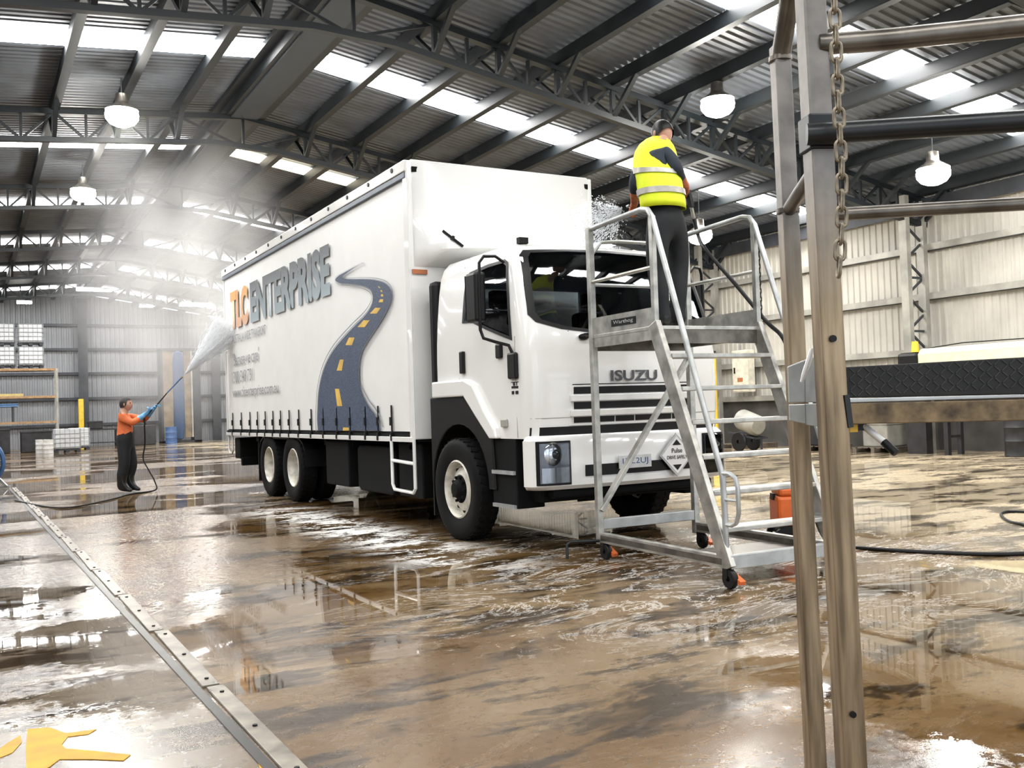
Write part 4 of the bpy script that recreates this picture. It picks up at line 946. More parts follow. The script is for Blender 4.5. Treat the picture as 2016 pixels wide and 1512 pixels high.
# --- worker in a yellow vest, back view, on the access stairs
def at(x, y, yy): return ony(x, y, yy)
J = {}; Z = {}
fz = LZd
def a2(x, y, yy): return at(x, y, yy)
pel = a2(1312, 440, 6.46); J['pelvis'] = (pel, (.165,.13)); wst = a2(1308, 405, 6.47); J['waist'] = (wst, (.165,.13))
che = a2(1296, 340, 6.56); J['chest'] = (che, (.17,.135)); nb = a2(1298, 296, 6.70); J['neckb'] = (nb, (.10,.08)); nk = a2(1303, 282, 6.80); J['neck'] = (nk, .055); J['skull'] = (a2(1306, 274, 6.88), .06)
E_ = [('pelvis','waist'),('waist','chest'),('chest','neckb'),('neckb','neck'),('neck','skull')]; Z = {('waist','chest'):1, ('chest','neckb'):1, ('neckb','neck'):2, ('neck','skull'):2}
for n, hx, kx, ax_, yy in (('l',1291,1294,1306,6.44),('r',1336,1336,1334,6.48)):
    J['hip'+n] = (a2(hx,460,yy), .115); J['knee'+n] = (a2(kx,535,yy+.02), .088); J['shin'+n] = (a2((kx+ax_)/2,580,yy-.01), .082)
    an = a2(ax_,612,yy-.02); an.z = fz+.09; J['ank'+n] = (an, .062); J['heel'+n] = (Vector((an.x,an.y-.05,fz+.045)), (.045,.05)); J['toe'+n] = (Vector((an.x+.02,an.y+.19,fz+.035)), (.048,.035))
    E_ += [('pelvis','hip'+n),('hip'+n,'knee'+n),('knee'+n,'shin'+n),('shin'+n,'ank'+n),('ank'+n,'heel'+n),('ank'+n,'toe'+n)]
    for e in (('ank'+n,'heel'+n),('ank'+n,'toe'+n)): Z[e] = 3
for n, s_, e_, w_ in (('l',(1264,318,6.60),(1250,362,6.62),(1249,402,6.80)),('r',(1314,298,6.46),(1332,335,6.38),(1353,372,6.60))):
    J['sh'+n] = (a2(*s_), .08); J['el'+n] = (a2(*e_), .062); wr = a2(*w_); J['cf'+n] = (a2(*e_).lerp(wr,.35), .05); J['wr'+n] = (wr, .036)
    E_ += [('chest','sh'+n),('sh'+n,'el'+n),('el'+n,'cf'+n),('cf'+n,'wr'+n)]
    for e in (('chest','sh'+n),('sh'+n,'el'+n),('el'+n,'cf'+n)): Z[e] = 4
    Z[('cf'+n,'wr'+n)] = 5
    hand_joints(J, E_, Z, 'wr'+n, (0.1,.7,-.6), (1 if n == 'r' else -1, 0, 0), 5, 'h'+n, .6)
wk2 = person('person', 'worker in a yellow high-visibility vest standing on the access stairs', J, E_, Z, [navy, sleeve, skin, bootm, sleeve, orgl], Vector((pel.x, pel.y, fz)))
head(wk2, a2(1304, 264, 6.95), (.1,1,-.75), (.05,.6,.8), 0, cap=M['black'])
# vest: shell round the torso, open at the arms, with two reflective bands
lo2 = wk2.location
def vestring(c, rx, ry, tilt=0.0): return [Vector(c)-lo2+Vector((rx*math.cos(2*pi*k/28), ry*math.sin(2*pi*k/28), tilt*ry*math.sin(2*pi*k/28))) for k in range(28)]
levs = [(a2(1306,412,6.47),.212,.172,0),(a2(1305,400,6.47),.212,.172,0),(a2(1303,388,6.48),.212,.174,0),(a2(1300,373,6.50),.213,.176,.0),(a2(1297,358,6.52),.215,.178,.05),(a2(1294,347,6.54),.217,.18,.08),(a2(1292,333,6.57),.218,.182,.15),(a2(1291,318,6.60),.212,.178,.25),(a2(1292,304,6.63),.198,.168,.35),(a2(1295,291,6.67),.168,.15,.45),(a2(1299,280,6.71),.125,.12,.5),(a2(1302,272,6.75),.075,.08,.5)]
b = MB(); rgs = [vestring(*l) for l in levs]; vs = [p for r_ in rgs for p in r_]
b.add(vs, [(i*28+k, i*28+(k+1)%28, (i+1)*28+(k+1)%28, (i+1)*28+k) for i in range(len(levs)-1) for k in range(28)])
vt = b.build('vest', hiviz, wk2, True); sld = vt.modifiers.new('s', 'SOLIDIFY'); sld.thickness = .008
for i, j in ((2,3),(5,6)):
    ra = vestring(levs[i][0], levs[i][1]+.012, levs[i][2]+.012, levs[i][3]); rb_ = vestring(levs[j][0], levs[j][1]+.012, levs[j][2]+.012, levs[j][3])
    mid_ = [p.lerp(q, .85) for p, q in zip(ra, rb_)]; low_ = [p.lerp(q, .1) for p, q in zip(ra, rb_)]
    MB().add(low_+mid_, [(k, (k+1)%28, 28+(k+1)%28, 28+k) for k in range(28)]).build('reflective_band', stripe, vt, True)
# his spray gun (points down to the left at the cab roof) and the hose leaving down the stairs
g0 = a2(1354,380,6.66); g1 = a2(1300,392,7.0); g2 = a2(1238,406,7.15)
sg_ = thing('spray_gun', 'pressure washer gun held by the worker in the yellow vest', 'spray gun', g0)
MB().tube([Vector((0,0,0)), g1-g0, g2-g0], .012, 8).build('barrel', M['darkrail'], sg_, True)
MB().cyl(g2-g0, (g2-g0)*1.04, .018, .014, 8).build('nozzle', M['galv'], sg_, True)
MB().bar(Vector((0,0,.02)), Vector((.02,-.02,-.13)), .03, .05).build('grip', M['black'], sg_)
MB().cyl(Vector((.02,-.02,-.13)), a2(1366,430,6.8)-g0, .016, None, 8).build('coupling', M['galv'], sg_, True)
hp = [a2(1366,430,6.8), a2(1374,462,6.75), a2(1388,490,6.5), a2(1450,562,6.2), a2(1508,632,5.95), a2(1543,668,5.75), a2(1566,740,5.75), a2(1580,880,5.75), a2(1600,1000,5.72), onz(1632,1068,.016), onz(1700,1079,.016), onz(1850,1088,.014), onz(2016,1090,.018), onz(2300,1070,.018), Vector((12.5,4.2,.018)), Vector((15.5,5.5,.018)), Vector((18.3,5.2,.018)), Vector((19.0,5.0,.018))]
MB().tube(smooth(hp), .018, 8).build('pressure_hose', M['black'], None, True, label='black pressure hose running down the access stairs and across the floor', cat='hose')
hl_ = [Vector((18.6,7.6,.014)), Vector((15.5,7.2,.014)), onz(2100,1030,.014), onz(2010,1031,.014), onz(1975,1019,.014), onz(1985,1007,.014), onz(2100,1003,.014), Vector((14.0,8.6,.014)), Vector((17.0,8.9,.014)), Vector((18.6,8.6,.014))]
MB().tube(smooth(hl_), .014, 8).build('loose_hose', M['black'], None, True, label='loop of thin black hose lying on the pale floor', cat='hose')
# ------------------------------------------------------------------ floor details
def drain_x(y): return 1.01-(y-3.71)*.0123
dr = MB().prism([(drain_x(-5)-.045,-5),(drain_x(-5)+.0,-5),(drain_x(24)+.0,24),(drain_x(24)-.045,24)], lambda a, b_, t: (a, b_, t), .0, .006).build('drain_gap', mat('drain_black', (.008,.008,.008), .3), fl)
pm = MB().bb(0, .085, 0, 1.47, 0, .012).mesh('drain_plate', mat('wet_steel_plate', (.30,.27,.22), .3, .2, .3, 6, rvar=.2))
bm2 = MB().cyl((0,0,0),(0,0,.008),.011,None,8).mesh('plate_bolt', M['black'])
y = -4.0; k = 0
while y < 23:
    p = link('drain_plate', pm, fl, .003, (drain_x(y)+.01, y, 0), (k % 3-1)*.004)
    for by in (.12, .72, 1.33): link('plate_bolt', bm2, p, 0, (.045, by, .011))
    y += 1.5; k += 1
ypaint = mat('worn_yellow_paint', (.60,.29,.002), .6, 0, .15, 5)
def pxpoly(P, name, z=.003):
    pts = [onz(a/2.47, 900+b_/2.47, 0) for a, b_ in P]
    MB().prism([(p.x, p.y) for p in pts], lambda a, b_, t: (a, b_, t), .0005, z).build(name, ypaint, fl)
pxpoly([(135,1325),(240,1318),(320,1345),(470,1325),(430,1350),(330,1362),(300,1400),(320,1420),(450,1430),(635,1450),(600,1478),(450,1472),(290,1472),(240,1510),(130,1560),(125,1420)], 'yellow_marking')
pxpoly([(-40,1450),(40,1390),(100,1355),(105,1390),(60,1440),(-40,1480)], 'yellow_marking')
pxpoly([(1255,1490),(1275,1478),(1295,1512),(1265,1520)], 'yellow_marking')

# ------------------------------------------------------------------ lamps
lampm = emit('lamp_light', (1.0,.97,.90), LAMP)
def highbay(p, label, grp):
    p = Vector(p); t_ = thing('highbay_lamp', label, 'lamp', p, 0, grp)
    MB().lathe([(.05,.42),(.11,.40),(.12,.24),(.15,.20),(.30,.10),(.31,.08),(.29,.08),(.15,.18)], (0,0,0), (0,0,1), 24).build('reflector_hood', M['rail'], t_, True)
    MB().lathe([(.285,.085),(.31,.0),(.30,-.08),(.23,-.17),(.12,-.22),(.002,-.235)], (0,0,0), (0,0,1), 24).build('lamp_bowl', lampm, t_, True)
    MB().cyl((0,0,.40),(0,0,roofz(p.x)-p.z-.27),.012,None,6).build('hanger', M['truss'], t_)
    return t_
highbay((2.72,19.7,7.30), 'bright high-bay lamp hanging above the worker in orange', 'high-bay lamps')
highbay((2.72,26.9,7.30), 'bright high-bay lamp hanging beyond the lamp above the worker in orange', 'high-bay lamps')
highbay((12.1,13.2,6.80), 'bright high-bay lamp above the worker in the yellow vest', 'high-bay lamps')
highbay((16.1,11.7,5.55), 'bright high-bay lamp near the side wall beyond the hanging chain', 'high-bay lamps')
highbay((16.1,18.4,5.52), 'bright high-bay lamp seen past the access stairs handrail', 'high-bay lamps')
def linear(p, L_, label):
    t_ = thing('strip_light', label, 'lamp', p, 0, 'strip lights at the far end')
    MB().prism([(-.16,0),(-.07,.09),(.07,.09),(.16,0)], lambda a, b_, t: (t, a, b_), -L_/2, L_/2).build('housing', M['galv'], t_)
    tubes = MB().cyl((-L_/2+.02,-.06,-.03),(L_/2-.02,-.06,-.03),.045,None,10).mesh('lamp_tube', lampm)
    link('lamp_tube', tubes, t_); link('lamp_tube', tubes, t_, 0, (0,.12,0))
    for x in (-L_*.4, L_*.4): MB().cyl((x,0,.08),(x,0,roofz(p[0]+x)-p[2]-.06),.008,None,6).build('hanger', M['truss'], t_)
for px_, py_, yy, L_, lb in ((185,570,47,1.5,'long strip light under the roof ridge at the far end'),(386,600,47,1.5,'long strip light beside the tail of the truck'),(48,595,54,.7,'short strip light above the stacked liquid totes'),(288,602,54,.7,'short strip light before the far gable wall, right of the middle column'),(470,588,47,1.2,'strip light behind the truck body at the far end')):
    linear(ony(px_, py_, yy), L_, lb)

# ------------------------------------------------------------------ racking and totes at the far end
RY = 51.6; RXr = ony(111,780,RY).x
rk = thing('pallet_rack', 'tall pallet rack loaded with white totes against the far wall', 'rack', (RXr-2.0, RY, 0))
for x in (2.0, -.9, -3.2):
    for y in (-.5, .5): MB().bb(x-.045, x+.045, y-.045, y+.045, 0, 3.98).build('upright', M['girt'], rk)
    MB().bar((x,-.5,.3),(x,.5,1.4),.03,.03).build('upright_brace', M['girt'], rk)
bmo = mat('rack_beam_orange', (.42,.26,.13), .5, 0, .2)
for z in (1.40, 2.62, 3.94):
    for y in (-.5, .5): MB().bb(-3.2, 2.0, y-.025, y+.025, z-.06, z+.05).build('shelf_beam', bmo, rk)
    MB().bb(-3.15, 1.95, -.48, .48, z+.02, z+.05).build('shelf_board', M['girtdark'], rk)
totem = mat('tote_plastic', (.72,.74,.76), .45, 0, .06, 5); cage = mat('cage_steel', (.42,.44,.46), .4, .6)
def tote(x, y, z, label, grp):
    t_ = thing('liquid_tote', label, 'tote', (x, y, z), 0, grp)
    MB().bb(-.52,.52,-.45,.45,.16,1.06).build('bottle', totem, t_, False, .06)
    for zz in (.24,.44,.64,.84,1.04): MB().tube([(-.55,-.48,zz),(.55,-.48,zz),(.55,.48,zz),(-.55,.48,zz)], .012, 6, closed=True).build('cage_ring', cage, t_)
    for k in range(6):
        for yy in (-.485,.485): MB().cyl((-.5+k*.2,yy,.14),(-.5+k*.2,yy,1.06),.010,None,6).build('cage_bar', cage, t_)
    for k in range(4): MB().cyl((.555,-.4+k*.27,.14),(.555,-.4+k*.27,1.06),.010,None,6).build('cage_bar', cage, t_)
    MB().bb(-.55,.55,-.48,.48,.10,.14).build('pallet_deck', M['girtdark'], t_)
    for xx in (-.45,0,.45): MB().bb(xx-.08,xx+.08,-.46,.46,0,.10).build('pallet_foot', M['girtdark'], t_)
    MB().cyl((0,0,1.06),(0,0,1.09),.10,None,12).build('fill_cap', M['black'], t_)
tcx = ony(60,700,RY).x
tote(tcx, RY, 3.99, 'white caged liquid tote at the rack end, lower of its stack', 'totes on the rack')
tote(tcx, RY, 5.09, 'white caged liquid tote at the rack end, topmost of its stack', 'totes on the rack')
tote(tcx-1.22, RY, 3.99, 'white caged liquid tote in the second stack from the rack end, lower one', 'totes on the rack')
tote(tcx-1.22, RY, 5.09, 'white caged liquid tote in the second stack from the rack end, topmost', 'totes on the rack')
q = ony(131,862,47.5); tote(q.x, 47.5, 0, 'caged liquid tote standing on the floor before the rack', 'totes on the floor')
q = ony(150,845,50.3); tote(q.x, 50.3, 0, 'caged liquid tote on the floor under the middle wall column', 'totes on the floor')
# loads on the rack
def crate(name, label, cat, loc, d, mt, parts=True):
    t_ = thing(name, label, cat, loc)
    MB().bb(-d[0]/2,d[0]/2,-d[1]/2,d[1]/2,0,d[2]).build('body', mt, t_, False, .03)
    MB().bb(-d[0]/2-.02,d[0]/2+.02,-d[1]/2-.02,d[1]/2+.02,d[2]-.08,d[2]-.02).build('rim', mt, t_, False, .01)
    return t_
yl = thing('timber_bundle', 'bundle of yellow timber lengths on the middle rack shelf', 'timber', (RXr-2.6, RY, 2.675))
for k in range(6): MB().bb(-1.2, 1.0+.08*(k % 3), -.35+.12*k, -.25+.12*k, 0, .12).build('timber_length', mat('yellow_timber', (.62,.48,.20), .6) if k == 0 else bpy.data.materials['yellow_timber'], yl)
bl = thing('pipe_bundle', 'bundle of blue pipes on the lower rack shelf', 'pipes', (RXr-2.6, RY, 1.45))
bp2 = mat('blue_pipe', (.12,.24,.45), .4)
for k in range(10): MB().cyl((-1.2,-.4+.085*k,.05+.09*(k % 2)+.7),(.9,-.4+.085*k,.05+.09*(k % 2)+.7),.04,None,8).build('pipe', bp2, bl)
for xx in (-1.0,.7): MB().bb(xx-.04,xx+.04,-.45,.45,0,.71).build('pipe_stand', M['girtdark'], bl)
dkm = mat('dark_grime', (.025,.025,.028), .5, .1, .3, 4)
crate('steel_bin', 'black steel bin on the floor beneath the rack end', 'bin', (RXr-1.0, RY-1.2, 0), (1.3,.9,1.0), dkm)
crate('steel_bin', 'black steel bin on the floor beneath the blue pipes', 'bin', (RXr-2.7, RY-1.25, 0), (1.2,.9,1.15), dkm)
def drum(name, label, loc, r_, h_, mt, grp=None):
    t_ = thing(name, label, 'drum', loc, 0, grp)
    MB().lathe([(.001,0),(r_,0),(r_*1.03,.02),(r_,.04),(r_,h_*.33),(r_*1.04,h_*.35),(r_,h_*.37),(r_,h_*.64),(r_*1.04,h_*.66),(r_,h_*.68),(r_,h_-.03),(r_*1.03,h_-.01),(r_*.98,h_),(r_*.95,h_-.015),(.001,h_-.015)], (0,0,0), (0,0,1), 20).build('shell', mt, t_, True)
    MB().cyl((r_*.5,0,h_-.015),(r_*.5,0,h_+.02),.04,None,8).build('bung', M['black'], t_)
wp = mat('white_drum_plastic', (.72,.72,.70), .45); bluep = mat('blue_drum_plastic', (.05,.12,.30), .4)
for px_, nm in ((80,'white plastic drum beside the steel bin'),(93,'white plastic drum next to the caged floor tote')):
    q = ony(px_, 870, 47.3); drum('plastic_drum', nm, (q.x, 47.3 if px_ < 85 else 46.7, 0), .21, .62, wp, 'white drums by the rack')
q = ony(346,865,54.6); drum('plastic_drum', 'blue plastic drum before the wash unit', (q.x-.3, 54.2, 0), .30, .92, bluep)
# benches and dark machines along the far wall
def bench(label, x0, x1, y, h_):
    t_ = thing('workbench', label, 'bench', ((x0+x1)/2, y, 0)); w_ = x1-x0
    MB().bb(-w_/2,w_/2,-.4,.4,h_-.07,h_).build('bench_top', dkm, t_)
    for sx in (-1,1):
        for sy in (-1,1): MB().bb(sx*(w_/2-.06)-.04,sx*(w_/2-.06)+.04,sy*.34-.04,sy*.34+.04,0,h_-.07).build('leg', dkm, t_)
    MB().bb(-w_/2+.1,w_/2-.1,-.36,.36,.2,.24).build('bench_shelf', dkm, t_)
    return t_
xa, xb = ony(168,860,54.5).x, ony(232,860,54.5).x; bench('dark steel workbench against the far wall', xa, xb, 54.6, .95)
crate('machine_case', 'dark machine case standing on the steel workbench', 'machine', ((xa+xb)/2-.3, 54.6, .95), (.7,.5,.42), dkm)
drum('steel_drum', 'dark steel drum at the end of the workbench', (xb+.45, 54.4, 0), .3, .9, dkm)
q = ony(300,862,55); crate('parts_crate', 'dark parts crate beside the wash unit', 'crate', (q.x-.5, 54.6, 0), (1.1,.8,1.05), dkm)
# upright wash unit: side panels and a blue roller
q0, q1_ = ony(314,780,55.6).x, ony(392,780,55.6).x; ww = q1_-q0
wu = thing('wash_unit', 'tall rusty wash unit with a blue vertical roller', 'wash unit', ((q0+q1_)/2, 55.6, 0))
rust = mat('rusty_panel', (.26,.20,.13), .6, 0, .3, 2, col2=(.12,.09,.06)); brs = mat('blue_brush', (.035,.085,.20), .8, 0, .3, 30, bump=.5)
MB().bb(-ww/2,-ww/2+.12,-.5,.5,0,5.2).build('side_post', M['girtdark'], wu); MB().bb(-ww/2+.12,-.42,-.45,-.35,.3,5.1).build('side_panel', rust, wu); MB().bb(.18,.52,-.45,-.35,.3,5.1).build('side_panel', rust, wu)
MB().bb(.66,ww/2,-.5,.5,0,5.0).build('side_post', M['girtdark'], wu); MB().bb(-ww/2,.66,-.5,.5,5.1,5.25).build('top_beam', M['girtdark'], wu); MB().bb(-ww/2,ww/2,-.5,.5,0,.12).build('base', dkm, wu)
MB().lathe([(.05,.15),(.22,.25),(.29,1.0),(.30,2.6),(.29,4.6),(.22,5.0),(.05,5.1)], (-.12,-.45,0), (0,0,1), 20).build('roller_brush', brs, wu, True)
MB().bb(.54,.64,-.46,-.36,.3,5.1).build('edge_post', M['girt'], wu)
ypo = mat('yellow_post_paint', (.85,.58,.05), .4, 0, .1)
q = ony(160,815,57.2); 
bo = thing('yellow_bollard', 'yellow guard post at the foot of the middle wall column', 'bollard', (q.x, 57.3, 0))
MB().bb(-.13,.13,-.13,.13,0,2.6).build('post', ypo, bo, False, .02); MB().bb(-.2,.2,-.2,.2,0,.03).build('base_plate', M['girtdark'], bo)

# ------------------------------------------------------------------ blue hose reel at the left edge
hr0 = Vector((.30, 23.0, 0)); reel = thing('hose_reel', 'large blue hose reel with black hose at the drain end', 'hose reel', hr0, -YAW)
rb = mat('reel_blue', (.05,.13,.30), .4, .1, .15); steelw = mat('pale_steel', (.62,.62,.60), .35, .5)
for y in (-.22,.22):
    MB().lathe([(.46,-.02),(.50,-.035),(.54,-.02),(.54,.02),(.50,.035),(.46,.02)], (-.22,y,.56), (0,1,0), 36, closed=True).build('flange_ring', rb, reel, True)
    for k in range(6): a = 2*pi*k/6; MB().bar((-.22,y,.56),(-.22+.47*math.cos(a),y,.56+.47*math.sin(a)),.03,.02,(0,1,0)).build('spoke', rb, reel)
for k in range(7): MB().tube([(-.22+(.40+.01*(k%2))*math.cos(2*pi*j/28),-.18+.06*k,.56+(.40+.01*(k%2))*math.sin(2*pi*j/28)) for j in range(28)], .032, 8, closed=True).build('hose_turn', M['black'], reel, True)
MB().cyl((-.22,-.3,.56),(-.22,.3,.56),.06,None,12).lathe([(.02,-.2),(.36,-.2),(.36,.2),(.02,.2)], (-.22,0,.56), (0,1,0), 24).build('drum_core', M['black'], reel, True)
for y in (-.32,.32):
    MB().bar((-.22,y,.56),(.30,y,.02),.05,.05,(0,1,0)).build('frame_leg', steelw, reel); MB().bar((-.22,y,.56),(-.74,y,.02),.05,.05,(0,1,0)).build('frame_leg', steelw, reel)
    MB().bar((-.8,y,.025),(.36,y,.025),.05,.05).build('frame_foot', steelw, reel)
MB().tube([(-.10,-.34,1.02),(.33,-.34,.97),(.35,-.34,.70)], .016, 8).build('guide_arm', steelw, reel, True)
MB().cyl((.36,-.34,.92),(.40,-.34,.92),.03,None,8).build('arm_knob', wp, reel)
MB().ball((.24,-.36,.56), (.12,.07,.12)).build('guide_roller', wp, reel, True)
cn = thing('detergent_can', 'blue and white detergent can standing behind the hose reel', 'can', (.35, 24.6, 0))
MB().bb(-.35,.05,-.2,.2,0,.95).build('stand', dkm, cn); MB().bb(-.33,.03,-.18,.18,.95,1.30).build('can_body', mat('pale_blue_plastic', (.35,.48,.66), .45), cn, False, .04); MB().cyl((-.15,0,1.3),(-.15,0,1.36),.04,None,8).build('can_cap', wp, cn)

# ------------------------------------------------------------------ orange pump beside the stairs
q = onz(1546,1066,0); pu = thing('orange_pump', 'small orange wheeled pump case on the wet floor behind the walkway post', 'pump', (q.x, q.y, 0), -YAW)
orp = mat('orange_case', (.85,.17,.03), .4, 0, .1); 
MB().bb(-.10,.18,-.16,.16,.16,.44).build('case', orp, pu, False, .03); MB().bb(-.08,.16,-.15,.15,.44,.52).build('lid', orp, pu, False, .025)
MB().bb(-.115,-.09,-.05,.05,.40,.46).build('latch', M['black'], pu); MB().bb(-.09,.17,-.15,.15,.09,.16).build('base', M['black'], pu)
for sx in (-.06,.14):
    for sy in (-.15,.15): MB().lathe([(.02,-.02),(.07,-.02),(.075,0),(.07,.02),(.02,.02)], (sx,sy,.075), (0,1,0), 16, closed=True).build('wheel', M['black'], pu, True)

# ------------------------------------------------------------------ along the right wall
q = onx(1405,760,18.6); bo = thing('yellow_bollard', 'tall yellow guard post beside the electrical cabinet', 'bollard', (18.6, q.y, 0))
MB().cyl((0,0,0),(0,0,2.6),.10,None,14).build('post', ypo, bo, True); MB().cyl((0,0,2.6),(0,0,2.66),.10,.05,14).build('cap', ypo, bo, True); MB().bb(-.18,.18,-.18,.18,0,.03).build('base_plate', M['girtdark'], bo)
q = onx(1471,745,19.75); cb = thing('electrical_cabinet', 'cream electrical cabinet fixed to the side wall', 'cabinet', (19.62, q.y, 1.56)); crm = mat('cream_enamel', (.78,.74,.62), .4)
MB().bb(-.14,.14,-.32,.32,0,1.22).build('body', crm, cb, False, .015); MB().bb(-.155,-.14,-.29,.29,.03,1.19).build('door', crm, cb, False, .008); MB().bb(-.18,-.155,.18,.22,.55,.72).build('handle', M['black'], cb); MB().cyl((0,.1,1.22),(0,.1,2.6),.03,None,8).build('conduit', M['girt'], cb)
MB().bb(-.16,-.156,-.12,.1,.30,.42).build('warning_label', mat('rust_label', (.45,.16,.06), .6), cb)
q = onx(1432,790,19.0); hc = thing('hose_coil', 'coil of dark hose hung on a lattice column', 'hose', (18.98, 21.70, 1.55))
for k in range(4): MB().tube([(-.02*k+.05, .30*math.cos(2*pi*j/24), (.38+.015*k)*math.sin(2*pi*j/24)) for j in range(24)], .025, 8, closed=True).build('coil_turn', M['black'], hc, True)
MB().bb(-.06,.20,-.05,.05,.34,.40).build('hook', M['girtdark'], hc)
q = onx(1476,842,17.6); tr_ = thing('grey_trolley', 'grey tank on a two-wheeled trolley by the side wall', 'trolley', (17.6, q.y, 0))
MB().lathe([(.001,-.45),(.2,-.43),(.27,-.33),(.27,.33),(.2,.43),(.001,.45)], (0,0,.75), (.2,1,.25), 18).build('tank', M['girt'], tr_, True)
for sx in (-.25,.25): MB().lathe([(.05,-.04),(.24,-.04),(.26,0),(.24,.04),(.05,.04)], (sx,.15,.26), (1,0,0), 20, closed=True).build('wheel', M['black'], tr_, True)
MB().bar((-.2,-.4,.35),(-.2,.6,.5),.04,.04).bar((.2,-.4,.35),(.2,.6,.5),.04,.04).bar((-.22,-.4,.35),(.22,-.4,.35),.04,.04).bar((-.22,.15,.4),(.22,.15,.4),.04,.04).build('chassis', M['girtdark'], tr_); MB().bar((0,-.4,.35),(0,-.4,0),.04,.04).build('stand', M['girtdark'], tr_)
tk = thing('long_tank', 'long cream tank on dark legs along the side wall', 'tank', (18.6, 13.9, 0)); crt = mat('cream_tank', (.80,.72,.50), .4, 0, .08)
MB().prism([(-.26,1.92),(.26,1.92),(.30,2.0),(.30,2.22),(.2,2.34),(-.2,2.34),(-.30,2.22),(-.30,2.0)], lambda a, b_, t: (a, t, b_), -7.0, 0).build('tank_body', crt, tk, False, .03)
for y in (-.6,-3.2,-6.2):
    for x in (-.22,.22): MB().bb(x-.05,x+.05,y-.05,y+.05,0,1.92).build('leg', dkm, tk)
    MB().bar((-.22,y,.4),(.22,y,.4),.05,.05).build('leg_tie', dkm, tk)
MB().bb(-.22,.2,.05,.62,1.78,2.28).build('pump_head', M['black'], tk, False, .08); MB().bb(-.12,.10,.0,.5,0,1.78).build('pump_stand', dkm, tk); MB().cyl((-.1,.2,2.28),(-.1,.2,2.52),.09,.07,10).build('yellow_cap', ypo, tk, True)
MB().tube([(.1,.1,2.35),(.15,-.8,2.42),(.1,-2.2,2.40),(.0,-3.6,2.5),(.1,-5.0,2.42)], .012, 6).build('tank_pipe', M['black'], tk, True)
plm = mat('grey_pallet_timber', (.16,.13,.10), .7, 0, .25, 6)
def pallet(loc, rz, label):
    t_ = thing('timber_pallet', label, 'pallet', loc, rz, 'pallets along the side wall')
    for k in range(7): MB().bb(-.6,.6,-.5+k*.155,-.40+k*.155,.11,.13).build('board', plm, t_)
    for y in (-.45,0,.45): MB().bb(-.6,.6,y-.04,y+.04,.0,.11).build('bearer', plm, t_)
for i, (y, lb) in enumerate(((19.9,'timber pallet on the floor before the electrical cabinet'),(17.3,'timber pallet on the floor beside the pump stand'),(15.35,'timber pallet on the floor by the pump end of the cream tank'))): pallet((18.9, y, 0), .1*i, lb)
crate('parts_crate', 'dark parts crate on the pallet beside the pump stand', 'crate', (18.9, 17.3, .13), (.9,.8,.75), dkm)
crate('parts_crate', 'grey parts crate on the pallet by the pump end of the cream tank', 'crate', (18.9, 15.35, .13), (.7,.7,.6), M['girt'])
drum('steel_drum', 'dark steel drum under the middle of the cream tank', (18.75, 11.9, 0), .29, .9, dkm)
drum('steel_drum', 'dark steel drum between the lattice column and the pallets', (18.2, 16.2, 0), .29, .9, dkm)
crate('low_bin', 'long dark bin on the floor beside the tall lattice column and its hose coil', 'bin', (18.3, 22.9, 0), (.8,.9,.55), dkm)
# safety chain hanging on the stairs
sc_ = thing('safety_chain', 'dark safety chain hanging from the stair guard post', 'chain', LAo+LU*(LWd+.04)+LW*LDk+Vector((0,0,2.80)), LA_)
lk2 = linkmesh(.005, .024, .012); lk2.materials.clear(); lk2.materials.append(M['darkrail'])
for i in range(22):
    o = link('chain_link', lk2, sc_, 0, (0, 0, -.035*i)); o.rotation_euler = (0, 0, .3+(pi/2 if i % 2 else 0))
# ------------------------------------------------------------------ spray and mist
def volmat(name, dens, col=(1,1,1), scale=1.2, lo=.42, hi=.75, an=.3, fade=None):
    m = bpy.data.materials.new(name); m.use_nodes = True; t = m.node_tree; t.nodes.remove(t.nodes['Principled BSDF']); L = t.links.new
    v = nd(t, 'ShaderNodeVolumeScatter'); v.inputs['Color'].default_value = (*col,1); v.inputs['Anisotropy'].default_value = an
    L(v.outputs[0], t.nodes['Material Output'].inputs['Volume'])
    tc = nd(t, 'ShaderNodeTexCoord'); no = nd(t, 'ShaderNodeTexNoise'); no.inputs['Scale'].default_value = scale; no.inputs['Detail'].default_value = 3
    L(tc.outputs['Object'], no.inputs['Vector'])
    r = nd(t, 'ShaderNodeMapRange'); r.inputs['From Min'].default_value = lo; r.inputs['From Max'].default_value = hi; L(no.outputs['Fac'], r.inputs['Value'])
    out = r.outputs[0]
    if fade:   # soft edge: density falls off with the distance from the local centre
        ln = nd(t, 'ShaderNodeVectorMath', operation='LENGTH'); mp = nd(t, 'ShaderNodeMapping'); mp.inputs['Scale'].default_value = [1/f for f in fade]
        L(tc.outputs['Object'], mp.inputs['Vector']); L(mp.outputs[0], ln.inputs[0])
        r2 = nd(t, 'ShaderNodeMapRange', interpolation_type='SMOOTHSTEP'); r2.inputs['From Min'].default_value = 1.0; r2.inputs['From Max'].default_value = .15; L(ln.outputs['Value'], r2.inputs['Value'])
        mu = nd(t, 'ShaderNodeMath', operation='MULTIPLY'); L(out, mu.inputs[0]); L(r2.outputs[0], mu.inputs[1]); out = mu.outputs[0]
    m2 = nd(t, 'ShaderNodeMath', operation='MULTIPLY'); L(out, m2.inputs[0]); m2.inputs[1].default_value = dens; L(m2.outputs[0], v.inputs['Density'])
    return m
def cloud(c, r_, dens, label, scale):
    o = MB().ball((0,0,0), r_, 20, 14).build('mist_cloud', volmat('mist', dens, (.97,.98,1), scale, .34, .7, .2, r_), None, True, loc=c, kind='stuff', label=label, cat='mist')
    return o
cloud((4.0,21.5,4.6), (3.0,3.2,4.2), MISTD, 'drifting water mist rising over the tail of the truck', .55)
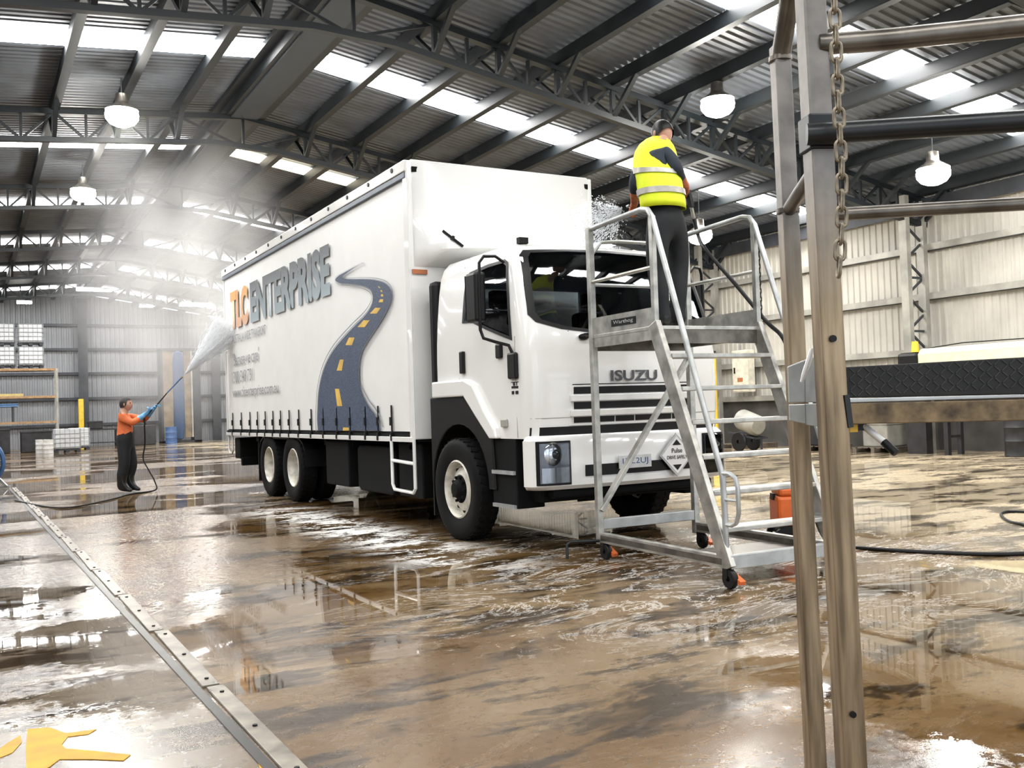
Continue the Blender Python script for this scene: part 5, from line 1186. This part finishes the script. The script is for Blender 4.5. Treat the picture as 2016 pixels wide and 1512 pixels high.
def spray(a, b_, r0, r1, dens, label):
    a, b_ = Vector(a), Vector(b_); d = b_-a; L_ = d.length; n = 10
    ms = MB(); ms.tube([Vector((0,0,L_*k/n)) for k in range(n+1)], [r0+(r1-r0)*k/n for k in range(n+1)], 16)
    m = volmat('spray', dens, (1,1,1), 3.0, .2, .6, .3)
    o = ms.build('water_spray', m, None, True, loc=a, kind='stuff', label=label, cat='spray'); o.rotation_mode = 'QUATERNION'; o.rotation_quaternion = Vector((0,0,1)).rotation_difference(d)
    return o
# the jets themselves: thousands of fine water streaks, joined as one uncountable mass each
wat = bpy.data.materials.new('water_droplets'); wat.use_nodes = True; _t = wat.node_tree; _t.nodes.remove(_t.nodes['Principled BSDF'])
_d = nd(_t, 'ShaderNodeBsdfDiffuse'); _d.inputs[0].default_value = (.93,.95,.97,1); _r = nd(_t, 'ShaderNodeBsdfTranslucent'); _r.inputs[0].default_value = (.93,.95,.97,1); _m = nd(_t, 'ShaderNodeMixShader'); _m.inputs[0].default_value = .5
_t.links.new(_d.outputs[0], _m.inputs[1]); _t.links.new(_r.outputs[0], _m.inputs[2]); _t.links.new(_m.outputs[0], _t.nodes['Material Output'].inputs['Surface'])
def jet(a, b_, r1, n, label, thick=.004, seed=1):
    rd = random.Random(seed); a, b_ = Vector(a), Vector(b_); d = (b_-a); L_ = d.length; d.normalize(); u = d.orthogonal().normalized(); v = d.cross(u); ms = MB()
    for k in range(n):
        t0 = rd.random()**.75; rr = r1*math.sqrt(rd.random())*(1 if rd.random() < .8 else 1.35); an = rd.random()*2*pi
        dv = (d*L_+u*(rr*math.cos(an))+v*(rr*math.sin(an))); p0 = dv*t0; p1 = dv*min(1.05, t0+rd.uniform(.03,.10)); th = thick*(.5+t0*.7)*rd.uniform(.6,1.3)
        dn = dv.normalized(); s1 = dn.orthogonal().normalized()*th; s2 = dn.cross(s1); pm_ = (p0+p1)/2
        o = len(ms.v); ms.v += [p0, pm_+s1, pm_-s1*.5+s2*.87, pm_-s1*.5-s2*.87, p1]
        ms.f += [(o,o+1,o+2),(o,o+2,o+3),(o,o+3,o+1),(o+4,o+2,o+1),(o+4,o+3,o+2),(o+4,o+1,o+3)]; ms.m += [0]*6
    me = bpy.data.meshes.new('water_spray'); me.from_pydata(ms.v, [], ms.f); me.materials.append(wat)
    return link('water_spray', me, None, 0, a, None, 'stuff', label, 'spray')
na = ond(362,739,D0-.1)
jet(na, ond(452,645,18.15), .34, 3800, 'fan of white water spray from the lance of the worker in orange', .005, 2)
jet(g2+(g2-g1).normalized()*.06, a2(1166,448,8.6), .30, 2600, 'fan of white water spray over the cab from the worker in the yellow vest', .0035, 3)
cloud(ond(432,618,18.6), (.9,1.0,1.3), MISTD*2.5, 'thick burst of mist where the spray hits the truck tail', 1.2)
